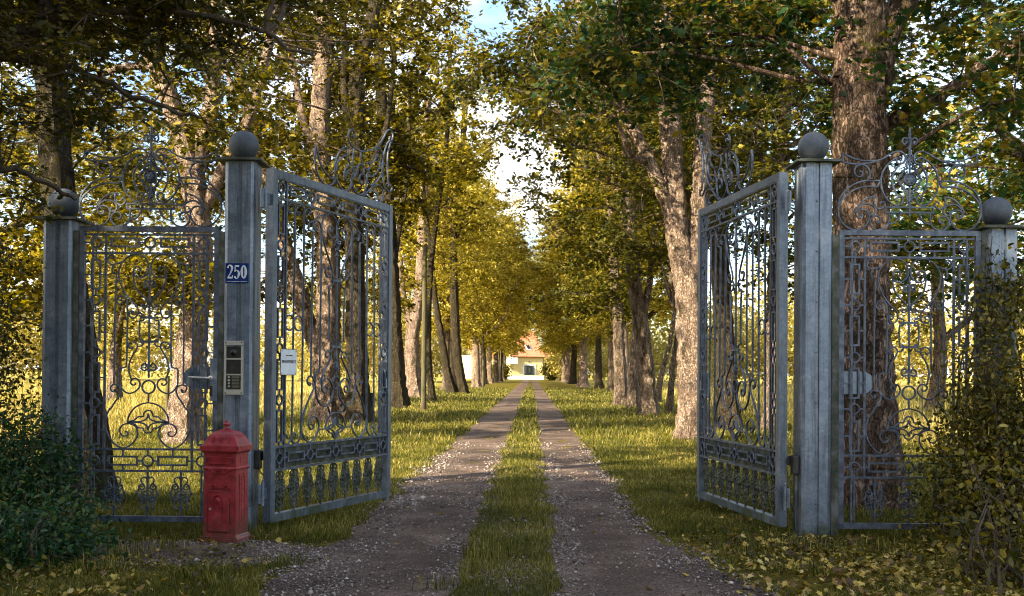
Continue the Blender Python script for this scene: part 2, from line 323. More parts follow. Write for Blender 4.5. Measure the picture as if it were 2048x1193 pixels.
# ------------------------------------------------------------------ ground
def vnoise(x, y, s=1.0, seed=0):
    """cheap smooth value noise"""
    x = np.asarray(x, float)/s; y = np.asarray(y, float)/s
    xi = np.floor(x).astype(int); yi = np.floor(y).astype(int); fx = x-xi; fy = y-yi
    fx = fx*fx*(3-2*fx); fy = fy*fy*(3-2*fy)
    def h(a, b):
        n = np.sin(a*127.1+b*311.7+seed*74.7)*43758.5453
        return n-np.floor(n)
    return (h(xi, yi)*(1-fx)+h(xi+1, yi)*fx)*(1-fy)+(h(xi, yi+1)*(1-fx)+h(xi+1, yi+1)*fx)*fy
def edgeL(y): return axis(y)-1.42-.12*np.clip((9.0-y)/2.5, 0, 1)+.16*(vnoise(y, y*0, .5, 3)-.5)+.1*(vnoise(y, y*0, .17, 4)-.5)
def edgeR(y): return axis(y)+1.20+.45*np.clip((9.0-y)/2.5, 0, 1)+.16*(vnoise(y, y*0, .5, 5)-.5)+.1*(vnoise(y, y*0, .17, 6)-.5)
def ground_material():
    m, t, b, o = newmat('ground_cover')
    tc = N_(t, 'ShaderNodeTexCoord')
    n1 = N_(t, 'ShaderNodeTexNoise', i_Scale=.35, i_Detail=7., i_Roughness=.65); n2 = N_(t, 'ShaderNodeTexNoise', i_Scale=9., i_Detail=8., i_Roughness=.75)
    n3 = N_(t, 'ShaderNodeTexNoise', i_Scale=60., i_Detail=5.)
    for n in (n1, n2, n3): t.links.new(tc.outputs['Object'], n.inputs[0])
    a = N_(t, 'ShaderNodeMath', operation='MULTIPLY_ADD'); a.inputs[1].default_value = .6; t.links.new(n1.outputs[0], a.inputs[0]); t.links.new(n2.outputs[0], a.inputs[2])
    r = ramp(t, [(.62, (.045, .035, .012)), (.74, (.10, .085, .012)), (.86, (.19, .155, .022)), (.98, (.28, .23, .05))], a.outputs[0])
    # open meadow beyond the tree rows is paler, dry grass
    s = N_(t, 'ShaderNodeSeparateXYZ'); t.links.new(tc.outputs['Object'], s.inputs[0])
    ab = N_(t, 'ShaderNodeMath', operation='ABSOLUTE'); t.links.new(s.outputs[0], ab.inputs[0])
    mr = N_(t, 'ShaderNodeMapRange', i_1=6.5, i_2=9.5); t.links.new(ab.outputs[0], mr.inputs[0])
    r2 = ramp(t, [(.6, (.16, .15, .02)), (.78, (.34, .28, .055)), (.95, (.50, .40, .12))], a.outputs[0])
    mx = N_(t, 'ShaderNodeMix', data_type='RGBA'); t.links.new(mr.outputs[0], mx.inputs[0]); t.links.new(r.outputs[0], mx.inputs[6]); t.links.new(r2.outputs[0], mx.inputs[7])
    t.links.new(mx.outputs[2], b.inputs['Base Color']); b.inputs['Roughness'].default_value = .95; b.inputs['Specular IOR Level'].default_value = .1
    h = N_(t, 'ShaderNodeMath', operation='ADD'); t.links.new(n2.outputs[0], h.inputs[0]); t.links.new(n3.outputs[0], h.inputs[1])
    bp = N_(t, 'ShaderNodeBump', i_Strength=1., i_Distance=.06); t.links.new(h.outputs[0], bp.inputs['Height']); t.links.new(bp.outputs[0], b.inputs['Normal'])
    return m
def drive_material():
    m, t, b, o = newmat('gravel_track')
    tc = N_(t, 'ShaderNodeTexCoord')
    s = N_(t, 'ShaderNodeSeparateXYZ'); t.links.new(tc.outputs['Object'], s.inputs[0])
    n1 = N_(t, 'ShaderNodeTexNoise', i_Scale=1.1, i_Detail=8., i_Roughness=.7); n2 = N_(t, 'ShaderNodeTexNoise', i_Scale=38., i_Detail=8., i_Roughness=.85)
    v = N_(t, 'ShaderNodeTexVoronoi', i_Scale=85.); v2 = N_(t, 'ShaderNodeTexVoronoi', i_Scale=38.)
    for n in (n1, n2, v, v2): t.links.new(tc.outputs['Object'], n.inputs[0])
    base = ramp(t, [(.32, (.05, .033, .025)), (.5, (.125, .085, .065)), (.68, (.25, .18, .14))], n1.outputs[0])
    fine = ramp(t, [(.38, .3), (.62, 1.8)], n2.outputs[0])
    m1 = N_(t, 'ShaderNodeMix', data_type='RGBA', blend_type='MULTIPLY'); m1.inputs[0].default_value = 1
    t.links.new(base.outputs[0], m1.inputs[6]); t.links.new(fine.outputs[0], m1.inputs[7])
    sc = N_(t, 'ShaderNodeSeparateColor'); t.links.new(v.outputs['Color'], sc.inputs[0])
    peb = ramp(t, [(.62, 0.), (.70, 1.)], sc.outputs[0]); dd = ramp(t, [(.25, 1.), (.5, 0.)], v.outputs['Distance'])
    axx = N_(t, 'ShaderNodeMath', operation='MULTIPLY_ADD'); axx.inputs[1].default_value = -.019; t.links.new(s.outputs[1], axx.inputs[0]); t.links.new(s.outputs[0], axx.inputs[2])
    wv = N_(t, 'ShaderNodeMath', operation='MULTIPLY_ADD'); wv.inputs[1].default_value = .5; t.links.new(n1.outputs[0], wv.inputs[0]); t.links.new(axx.outputs[0], wv.inputs[2])
    aw = N_(t, 'ShaderNodeMath', operation='ABSOLUTE'); sb = N_(t, 'ShaderNodeMath', operation='SUBTRACT'); sb.inputs[1].default_value = .12; t.links.new(wv.outputs[0], sb.inputs[0]); t.links.new(sb.outputs[0], aw.inputs[0])
    rut = ramp(t, [(.40, 1.), (.58, .22), (.92, .22), (1., .8)], aw.outputs[0])   # wheel paths are packed, the stones lie beside them
    p0 = N_(t, 'ShaderNodeMath', operation='MULTIPLY'); t.links.new(peb.outputs[0], p0.inputs[0]); t.links.new(rut.outputs[0], p0.inputs[1])
    pm = N_(t, 'ShaderNodeMath', operation='MULTIPLY'); t.links.new(p0.outputs[0], pm.inputs[0]); t.links.new(dd.outputs[0], pm.inputs[1])
    m2 = N_(t, 'ShaderNodeMix', data_type='RGBA'); m2.inputs[7].default_value = (.36, .31, .27, 1); t.links.new(pm.outputs[0], m2.inputs[0]); t.links.new(m1.outputs[2], m2.inputs[6])
    # worn grass strip in the middle (|x - axis| < 0.3)
    ax = N_(t, 'ShaderNodeMath', operation='MULTIPLY_ADD'); ax.inputs[1].default_value = -.019; t.links.new(s.outputs[1], ax.inputs[0]); t.links.new(s.outputs[0], ax.inputs[2])
    ad = N_(t, 'ShaderNodeMath', operation='ADD'); ad.inputs[1].default_value = .15; t.links.new(ax.outputs[0], ad.inputs[0])
    ab = N_(t, 'ShaderNodeMath', operation='ABSOLUTE'); t.links.new(ad.outputs[0], ab.inputs[0])
    n4 = N_(t, 'ShaderNodeTexNoise', i_Scale=4., i_Detail=6.); t.links.new(tc.outputs['Object'], n4.inputs[0])
    a2 = N_(t, 'ShaderNodeMath', operation='MULTIPLY_ADD'); a2.inputs[1].default_value = .35; t.links.new(n4.outputs[0], a2.inputs[0]); t.links.new(ab.outputs[0], a2.inputs[2])
    gm = N_(t, 'ShaderNodeMapRange', i_1=.52, i_2=.42); t.links.new(a2.outputs[0], gm.inputs[0])
    gy = N_(t, 'ShaderNodeMapRange', i_1=6.8, i_2=9.); gy.inputs[3].default_value = .35; t.links.new(s.outputs[1], gy.inputs[0])
    gg = N_(t, 'ShaderNodeMath', operation='MULTIPLY'); t.links.new(gm.outputs[0], gg.inputs[0]); t.links.new(gy.outputs[0], gg.inputs[1])
    gc = ramp(t, [(.35, (.05, .04, .01)), (.6, (.14, .115, .015)), (.75, (.22, .18, .03))], n2.outputs[0])
    m3 = N_(t, 'ShaderNodeMix', data_type='RGBA'); t.links.new(gg.outputs[0], m3.inputs[0]); t.links.new(m2.outputs[2], m3.inputs[6]); t.links.new(gc.outputs[0], m3.inputs[7])
    t.links.new(m3.outputs[2], b.inputs['Base Color']); b.inputs['Roughness'].default_value = .85; b.inputs['Specular IOR Level'].default_value = .25
    h = N_(t, 'ShaderNodeMath', operation='MULTIPLY_ADD'); h.inputs[1].default_value = -.8; t.links.new(v.outputs['Distance'], h.inputs[0]); t.links.new(n2.outputs[0], h.inputs[2])
    h2 = N_(t, 'ShaderNodeMath', operation='MULTIPLY_ADD'); h2.inputs[1].default_value = -.5; t.links.new(v2.outputs['Distance'], h2.inputs[0]); t.links.new(h.outputs[0], h2.inputs[2])
    bp = N_(t, 'ShaderNodeBump', i_Strength=1., i_Distance=.022); t.links.new(h2.outputs[0], bp.inputs['Height']); t.links.new(bp.outputs[0], b.inputs['Normal'])
    return m
MG = ground_material(); MD = drive_material()
def grid_mesh(name, X, Y, Z, mat):
    ny, nx = X.shape; V = np.stack([X, Y, Z], -1).reshape(-1, 3)
    i = np.arange(ny-1)[:, None]*nx+np.arange(nx-1)[None, :]
    F = np.stack([i, i+1, i+nx+1, i+nx], -1).reshape(-1)
    return nmesh(name, V, F, np.full((ny-1)*(nx-1), 4), mat, smooth=True)
def gz(x, y):
    t = np.abs(x-axis(y)); w = np.clip((t-2.0)/1.5, 0, 1)*np.clip((60-y)/40, 0, 1)
    return w*(.07*(vnoise(x, y, 2.3, 9)-.4)+.03*(vnoise(x, y, .6, 10)-.5))
xs = np.concatenate([[-900, -500, -250, -120, -60, -30], np.arange(-16, 16.01, .2), [30, 60, 120, 250, 500, 900]])
ys = np.concatenate([[-300, -80, -30, -10], np.arange(0, 40, .2), np.arange(40, 120, 4), [160, 220, 300, 500, 900, 1600]])
GX, GY = np.meshgrid(xs, ys)
tag(grid_mesh('ground', GX, GY, gz(GX, GY), MG), kind='structure')
ys = np.concatenate([np.arange(-4, 5, .5), np.arange(5, 30, .06), np.arange(30, 217, .8)])
k = 15; X = np.zeros((len(ys), k)); 
for j in range(k): X[:, j] = edgeL(ys)+(edgeR(ys)-edgeL(ys))*j/(k-1)
Yg = np.repeat(ys[:, None], k, 1); T_ = X-axis(Yg)
Zg = .008+.018*np.exp(-(T_+.02)**2/.06)-.004*np.exp(-(np.abs(T_)-.75)**2/.05)+.012*(vnoise(X, Yg, .5, 2)-.5); Zg[:, 0] = Zg[:, -1] = -.004
tag(grid_mesh('driveway', X, Yg, Zg, MD), kind='structure')
# gravel patch in front of the side gate and the mailbox
ang = np.linspace(0, 2*math.pi, 60, endpoint=False); rr = 1+.25*(vnoise(ang*3, ang*0, .6, 8)-.5)+.12*(vnoise(ang*9, ang*0, .6, 12)-.5)
V = [(-2.55, 7.65, .022)]+[(-2.55+1.35*r*math.cos(a), 7.65+.62*r*math.sin(a), .0) for a, r in zip(ang, rr)]
V = np.array(V); V[1:, 2] = gz(V[1:, 0], V[1:, 1])-.004+.002; V[0, 2] = .03
mid = V[0]*.3+V[1:]*.7; mid[:, 2] = gz(mid[:, 0], mid[:, 1])+.02
Vall = np.vstack([V[:1], mid, V[1:]]); F = []; tt = []
for i in range(60):
    j = (i+1) % 60; F += [0, 1+i, 1+j]; tt.append(3); F += [1+i, 61+i, 61+j, 1+j]; tt.append(4)
tag(nmesh('gravel_patch', Vall, F, tt, MD, smooth=True), kind='structure')
# ------------------------------------------------------------------ leaf scatter
def leaf_template(kind):
    if kind == 'kite': return np.array([(0, 0, 0), (.32, .42, .06), (0, 1, -.04), (-.32, .42, .06)]), [(0, 1, 2), (0, 2, 3)]
    if kind == 'oval':
        return np.array([(0, 0, 0), (.2, .2, .04), (.27, .5, .06), (.15, .82, .02), (0, 1, -.05), (-.15, .82, .02), (-.27, .5, .06), (-.2, .2, .04)]), [(0, 1, 2, 3, 4), (0, 4, 5, 6, 7)]
    if kind == 'maple':
        h = [(0, 0, 0), (.12, .16, .02), (.42, .10, .05), (.36, .30, .05), (.56, .52, .08), (.33, .50, .05), (.30, .72, .05), (.16, .62, .02), (0, 1, -.06)]
    else:  # small lobed
        h = [(0, 0, 0), (.10, .22, .02), (.34, .34, .05), (.20, .44, .03), (.36, .64, .06), (.18, .68, .03), (.16, .88, .02), (0, 1, -.04)]
    n = len(h); V = h+[(-x, y, z) for x, y, z in h[1:-1]]
    return np.array(V, float), [tuple(range(n)), tuple([0]+[n-1]+[n+i for i in range(n-3, -1, -1)])]
def scatter(name, C, size, kind, mat, parent=None, up=.5, droop=.3, rng=None, normal_dir=None, base_n=None, base_d=None):
    """One mesh of many separate leaf-shaped faces at points C."""
    rng = rng or RNG; C = np.asarray(C, float); n = len(C); T, F = leaf_template(kind)
    nv = rng.normal(size=(n, 3)); nv /= np.linalg.norm(nv, axis=1)[:, None]; nv[:, 2] = nv[:, 2]+up
    if normal_dir is not None: nv += np.array(normal_dir)
    if base_n is not None: nv = nv*.75+base_n
    nv /= np.linalg.norm(nv, axis=1)[:, None]
    d = rng.normal(size=(n, 3)); d[:, 2] -= droop
    if base_d is not None: d = d*.6+base_d
    d -= nv*np.sum(d*nv, 1)[:, None]; d /= np.linalg.norm(d, axis=1)[:, None]
    s = np.cross(d, nv); sz = size*(.5+.9*rng.random(n)) if np.ndim(size) == 0 else size
    T = T.copy(); T[:, 1] -= .5
    V = C[:, None, :]+sz[:, None, None]*(T[None, :, 0, None]*s[:, None, :]+T[None, :, 1, None]*d[:, None, :]+T[None, :, 2, None]*nv[:, None, :])
    k = len(T); base = (np.arange(n)*k)[:, None]
    fl = np.concatenate([np.array(f) for f in F]); tot = np.tile([len(f) for f in F], n)
    return nmesh(name, V.reshape(-1, 3), (base+fl[None, :]).reshape(-1), tot, mat, parent)
# ------------------------------------------------------------------ posts
POST_L = (-2.305, 8.745); POST_LO = (-3.835, 8.745); POST_R = (2.53, 8.635); POST_RO = (4.075, 8.635)
def post_profile(w=.131, c=.036, g=.02, gd=.016):
    p = []
    for q in range(4):
        a = q*math.pi/2; ca, sa = math.cos(a), math.sin(a)
        for (x, y) in [(-w+c, -w), (-g, -w), (-g*.7, -w+gd), (g*.7, -w+gd), (g, -w), (w-c, -w), (w-c*.35, -w+c*.3)]:
            p.append((x*ca-y*sa, x*sa+y*ca))
    return p
def make_post(xy, H, label, balln=True):
    t = thing('gate_post', label, 'gate post', (xy[0], xy[1], 0), 0, 'square posts with ball caps')
    MB().prism(post_profile(), -.05, H).build('shaft', M['zinc'], t)
    r = MB()
    for q in range(4):
        a = q*math.pi/2
        z = .3
        while z < H-.05:
            p = Vector((.0, -.131+.012, z)); p = Matrix.Rotation(a, 3, 'Z')@p
            r.lathe((p.x, p.y, p.z), [(.001, -.004), (.007, -.002), (.007, .003), (.003, .006)], 8, ax='y' if q == 0 else 'z'); z += .42
    r.build('rivet', M['zinc'], t)
    MB().box((0, 0, H+.008), (.375, .375, .016)).box((0, 0, H+.022), (.30, .30, .012)).lathe((0, 0, H+.028), [(.075, 0), (.06, .02), (.04, .03)], 24).build('cap_plate', M['mossiron'], t)
    b = MB(); n = 20; b.lathe((0, 0, H+.028+.127), [(.128*math.sin(math.pi*(i+.05)/(n+.1)), -.128*math.cos(math.pi*(i+.05)/(n+.1))) for i in range(n+1)], 40)
    b.build('ball', M['zincball'], t, True)
    return t
pL = make_post(POST_L, 3.138, 'tall galvanised gate post with ball top, carrying the blue house number')
pR = make_post(POST_R, 3.138, 'tall galvanised gate post with ball top at the right edge of the driveway')
pLO = make_post(POST_LO, 2.63, 'shorter ball topped post wrapped by the dark creeper at the left')
pRO = make_post(POST_RO, 2.60, 'shorter ball topped post half buried in the bush at the right')
# ------------------------------------------------------------------ traced ironwork, millimetres in the panel plane
PANEL_SCROLL=[[(96,2108),(78,2120),(83,2143),(109,2152),(134,2133),(137,2090),(112,2062),(66,2062),(26,2090),(10,2140),(27,2210),(68,2245),(124,2254),(181,2235),(224,2196),(254,2147),(262,2090),(250,2020),(217,1943),(170,1879),(122,1830),(98,1795),(96,1760),(114,1724),(146,1714),(170,1738),(166,1767),(145,1776),(133,1760),(145,1747)],[(139,2112),(137,2048),(118,1978),(77,1921),(36,1886),(16,1851),(24,1816),(49,1805),(66,1823),(50,1835)],[(323,2217),(304,2226),(313,2245),(339,2242),(357,2214),(348,2182),(320,2168),(281,2175),(235,2190)],[(136,1475),(143,1458),(164,1465),(175,1486),(160,1507),(128,1514),(101,1496),(101,1461),(130,1412),(159,1349),(168,1278),(154,1222),(146,1199)],[(294,1102),(277,1113),(285,1092),(308,1095),(322,1123),(307,1148),(275,1151),(247,1137),(234,1102),(249,1053),(284,1004),(319,947),(327,947),(355,873),(359,791),(328,709),(273,645),(209,617),(145,645),(99,700),(90,764),(117,809),(172,823),(218,809),(241,764),(218,722),(181,722),(169,747),(192,759)],[(174,828),(162,892),(116,956),(61,988),(-1,1002)],[(163,839),(117,855),(80,883),(45,884),(36,910),(22,930),(-1,937)],[(163,835),(117,820),(80,789),(46,787),(37,768),(23,752),(0,745)],[(-1,910),(14,866),(62,844),(158,837),(62,831),(14,809),(0,768)],[(42,1732),(54,1748),(92,1755)],[(46,1505),(60,1482),(97,1475)]]
PANEL_STEM=[[(313,2168),(318,2097),(290,2090),(283,2062),(291,1703),(293,1155)],[(41,1706),(62,1693),(80,1690),(79,1542),(58,1535),(44,1521)]]
PANEL_PICK=[[(253,1862),(232,1862),(234,1837),(259,1832),(277,1858),(261,1893),(233,1900),(201,1886),(188,1851),(187,1781),(183,1785),(185,1574),(188,1334),(202,1299),(243,1288),(246,1229),(245,1165),(233,1130),(199,1092),(157,1079),(107,1099),(75,1137),(78,1180),(105,1204),(137,1199),(153,1173),(135,1150),(113,1154),(114,1171)]]
PANEL_CREST=[[(71,587),(69,604),(91,608),(111,592),(104,568),(81,558),(51,568),(36,602),(44,639),(74,659),(114,662),(161,642),(215,608),(268,585),(322,568),(389,558),(469,555),(553,568)],[(292,585),(362,582),(422,588),(482,605),(563,645)],[(563,645),(555,567)],[(74,558),(111,518),(138,468),(145,415),(131,348),(104,294)],[(94,607),(121,602),(168,568),(208,522),(232,468),(240,408),(232,348),(208,287),(168,237),(121,211),(81,217),(58,241),(58,271),(74,287),(101,281),(111,257),(98,244)],[(352,418),(335,448),(335,495),(362,535),(402,550),(449,532),(464,495),(449,458),(415,448),(395,468),(399,491),(422,493)],[(245,415),(272,363)],[(245,415),(349,416),(422,404),(496,368),(549,321),(586,261),(597,194),(593,120),(563,60),(516,20),(456,3),(389,20),(349,67),(339,120),(362,164),(402,174),(435,160),(446,134),(429,107),(402,107),(395,127),(410,136)],[(272,363),(349,368),(415,358),(482,328),(536,287),(576,241),(595,201)],[(292,281),(335,277),(382,254),(422,214),(449,174),(456,147)],[(292,281),(302,241),(288,204),(255,180),(225,194),(211,217),(221,237),(242,237),(245,221)],[(435,174),(415,201),(375,221),(328,217),(292,190),(285,154),(302,127),(328,130),(339,150),(322,157)],[(285,80),(272,62),(252,73),(248,100),(268,120),(302,117),(328,87),(328,47),(295,10),(255,3),(208,20),(178,60),(171,147)],[(74,150),(94,104),(128,67),(178,53)]]
LEAF_SCROLL=[[(577,2680),(592,2711),(555,2727),(513,2708),(501,2659),(530,2615),(582,2603),(659,2638),(729,2682),(817,2710)],[(910,2566),(943,2573),(955,2604),(909,2616),(873,2574),(892,2526),(965,2513),(1030,2554),(1042,2626),(1010,2692),(935,2727),(853,2720),(800,2668),(774,2590),(793,2494),(839,2390),(904,2288),(947,2202),(924,2154),(869,2149),(832,2181),(832,2216),(877,2230),(887,2206)],[(893,1417),(868,1401),(842,1432),(867,1460),(916,1450),(933,1407),(878,1341),(811,1265),(777,1201),(779,1147)],[(887,951),(923,884)],[(842,749),(875,821),(943,878),(1013,892)],[(749,747),(885,747)],[(876,745),(919,773),(968,784),(980,822),(1014,846)],[(876,745),(919,710),(965,702),(982,668),(1016,652)],[(1014,831),(1000,782),(945,752),(885,747),(949,736),(1001,705),(1016,666)],[(948,2156),(974,2128),(952,2081),(897,2062)],[(899,1560),(945,1548),(965,1516),(950,1478),(908,1454)],[(608,1239),(631,1223),(669,1180),(660,1127),(577,1023),(505,910),(473,828),(474,734),(526,669),(600,643),(684,680),(740,763),(720,838),(653,868),(588,844),(579,792),(617,753),(654,772),(645,799),(617,795)],[(579,1173),(603,1168),(590,1147),(557,1171),(553,1202),(584,1231),(631,1223)]]
LEAF_PICKET=[[(258,2661),(287,2658),(267,2639),(239,2658),(245,2706),(290,2733),(335,2715),(347,2655),(345,2363),(341,2079),(333,1816),(329,1306),(322,794),(311,692),(255,639),(204,668),(198,714),(232,732),(246,706)],[(391,2671),(418,2666),(397,2642),(363,2667),(371,2706),(420,2733),(470,2716),(484,2666),(484,2379),(482,2091),(479,1825),(472,1307),(459,787),(444,689),(385,641),(328,665),(324,712),(363,735),(384,708)],[(565,2596),(560,2537),(608,2529),(626,2493),(622,2200),(619,2015),(611,1623),(608,1239)],[(677,2565),(703,2561),(681,2541),(648,2554),(642,2592),(668,2625),(729,2628),(762,2579),(766,2510),(760,2115),(756,1841),(749,1415),(745,1297),(724,1274),(679,1260),(674,1201),(681,1116),(708,1031),(766,971),(844,954),(922,993),(971,1068),(950,1156),(880,1209),(812,1195),(783,1136),(803,1088),(852,1076),(877,1114),(841,1141),(818,1114)],[(897,2062),(890,2036),(902,1850),(899,1560)]]
LEAF_CREST=[[(1291,3537),(1313,3523),(1337,3547),(1327,3579),(1276,3588),(1231,3554),(1223,3500),(1256,3454),(1336,3426),(1453,3423),(1573,3444),(1695,3492),(1804,3554),(1899,3638),(1970,3721),(2035,3760),(2094,3745),(2103,3698),(2070,3654),(2029,3658),(2037,3684)],[(2046,3657),(1981,3599),(1933,3517),(1902,3423),(1888,3324),(1906,3232),(1939,3165),(2005,3124),(2063,3130),(2091,3167),(2062,3195),(2029,3177)],[(2087,3662),(2038,3595),(1999,3498),(1993,3376),(2003,3281),(2029,3181)],[(1758,3466),(1750,3495),(1789,3519),(1837,3521),(1886,3467),(1903,3407),(1888,3308),(1826,3225),(1732,3153),(1655,3124),(1593,3145),(1577,3196),(1599,3239),(1638,3245),(1656,3222)],[(1623,3208),(1684,3214),(1777,3272),(1824,3336),(1839,3394),(1814,3437),(1775,3437)],[(1461,3417),(1462,3352),(1500,3298),(1561,3263),(1607,3264),(1637,3308),(1605,3341),(1572,3321)],[(1636,3328),(1713,3370),(1767,3424),(1793,3457)],[(1236,3409),(1151,3391),(1069,3333),(1015,3256),(995,3172),(1003,3100),(1045,3034),(1115,2994),(1199,2993),(1269,3035),(1290,3099),(1275,3149),(1225,3163),(1183,3140),(1169,3100),(1198,3083),(1219,3098)],[(1244,3335),(1166,3320),(1083,3270),(1036,3216),(1023,3148)],[(1236,3409),(1222,3350),(1230,3291),(1266,3264),(1302,3282),(1316,3338),(1329,3424)],[(1309,3257),(1238,3244),(1182,3207),(1161,3151),(1162,3106)],[(1318,3157),(1325,3196),(1281,3207),(1224,3185),(1183,3147)],[(1310,3254),(1313,3217),(1354,3209),(1382,3237),(1353,3251)],[(1297,3108),(1354,3163),(1390,3231),(1426,3284),(1478,3297),(1515,3278),(1516,3231),(1479,3217),(1464,3237)],[(1290,3122),(1298,3062),(1357,3012),(1460,2994),(1534,3034),(1571,3102),(1562,3170),(1517,3205),(1457,3190),(1435,3148),(1451,3108),(1488,3111),(1488,3138)],[(1520,2993),(1610,3054),(1717,3127),(1811,3151),(1891,3125),(1917,3065),(1877,3003),(1821,2990),(1805,3015)],[(1505,2994),(1580,3041),(1687,3071),(1765,3060),(1797,3022),(1758,3000)],[(665,3308),(653,3235),(661,3137),(700,3059),(765,3006),(844,2984),(923,2998),(977,3036),(1010,3094)],[(672,3302),(704,3224),(763,3142),(856,3080),(936,3062),(1010,3086)]]

mm = lambda pts: np.array(pts, float)/1000
def mirror(P, c=0.0): Q = np.array(P, float).copy(); Q[:, 0] = 2*c-Q[:, 0]; return Q
def ring_pts(cx_, cy_, r, n=28):
    a = np.linspace(0, 2*math.pi, n, endpoint=False); return np.stack([cx_+r*np.cos(a), cy_+r*np.sin(a)], 1)
def iron_ring(c, r, par, a=.014, b=.018, w0=0, name='ring'):
    return MB().flat(ring_pts(c[0], c[1], r), a, b, w0, closed=True, smooth=False).build(name, M['iron'], par, True)
def iron_rect(x0, x1, z0, z1, par, a=.015, b=.018, w0=0, name='rectangle', mat=None):
    m = MB(); h = a/2
    m.box(((x0+x1)/2, -w0, z0+h), (x1-x0, b, a)).box(((x0+x1)/2, -w0, z1-h), (x1-x0, b, a)).box((x0+h, -w0, (z0+z1)/2), (a, b*.96, z1-z0-2*a)).box((x1-h, -w0, (z0+z1)/2), (a, b*.96, z1-z0-2*a))
    return m.build(name, mat or M['iron'], par)
class Each:
    """Builds every bar handed to it as a part of its own."""
    def __init__(s, name, mat, par): s.a = (name, mat, par)
    def box(s, c, d):
        b = MB(); b.box((0, 0, 0), d); o = b.build(*s.a); o.location = c; return s
def bar(m, x0, z0, x1, z1, a=.012, b=.014, w0=0):
    if abs(x1-x0) > abs(z1-z0): m.box(((x0+x1)/2, -w0, (z0+z1)/2), (abs(x1-x0), b, a))
    else: m.box(((x0+x1)/2, -w0, (z0+z1)/2), (a, b, abs(z1-z0)))
def casting(par, x, zc, hw=.098, hh=.13, z_lo=.07, z_hi=.42, dense=False, name='baluster', mat=None, zscale=1.0):
    """Cast baluster: a bar with mirrored scroll work round its middle."""
    m = MB(); bar(m, x, z_lo, x, z_hi, .015, .015)
    q1 = np.array([(2, 27), (4, 31), (9, 31), (13, 27), (12, 21), (8, 17), (5.5, 12), (7, 8), (12, 7), (16, 10), (15, 14), (11.5, 14), (11, 11)])
    q2 = np.array([(7, 16.5), (12, 17.5), (16.5, 14), (17, 8), (19, 3.5), (23, 0)])
    q3 = np.array([(1, 5), (5, 4), (9, 1.5), (12, 2.5), (12.5, 5)])
    for q, th in ((q1, .010), (q2, .011), (q3, .009)):
        for sx in (-1, 1):
            for sz in (-1, 1):
                m.flat(np.stack([x+sx*q[:, 0]/23*hw, zc+sz*q[:, 1]/31*hh], 1), [th*.9, th*1.3, th*.8], .013, .001*(sx+sz), n=3)
    for (dx, dz, r) in [(0, 10, .014), (0, -10, .014), (0, 25, .012), (0, -25, .012), (20, 0, .011), (-20, 0, .011), (4, 31, .009), (-4, 31, .009), (0, 0, .012), (11, 13, .009), (-11, 13, .009), (11, -13, .009), (-11, -13, .009)]:
        m.lathe((x+dx/23*hw, 0, zc+dz/31*hh), [(.001, -.014), (r*.7, -.012), (r, 0), (r*.7, .012), (.001, .014)], 8, ax='y')
    if dense:   # leafy relief lobes filling the gate balusters
        for a in range(10):
            t = a*math.pi/5; m.lathe((x+.55*hw*math.cos(t), 0, zc+.42*hh*math.sin(t)), [(.001, -.016), (.013, -.011), (.017, 0), (.013, .011), (.001, .016)], 7, ax='y')
        for s_ in (-1, 1):
            for dx in (-1, 0, 1): m.lathe((x+dx*.017, 0, zc+s_*.74*hh), [(.001, -.015), (.012, -.01), (.015, 0), (.012, .01), (.001, .015)], 7, ax='y')
    return m.build(name, mat or M['iron'], par, True)
def spindle(par, x, z0, z1, beads, name='spindle', bar_to=None, mat=None):
    prof = []
    m = MB(); m.lathe((x, 0, 0), [(.002, z0)]+[(r, z) for z, r in beads]+[(.002, z1)], 12)
    return m.build(name, mat or M['iron'], par, True)
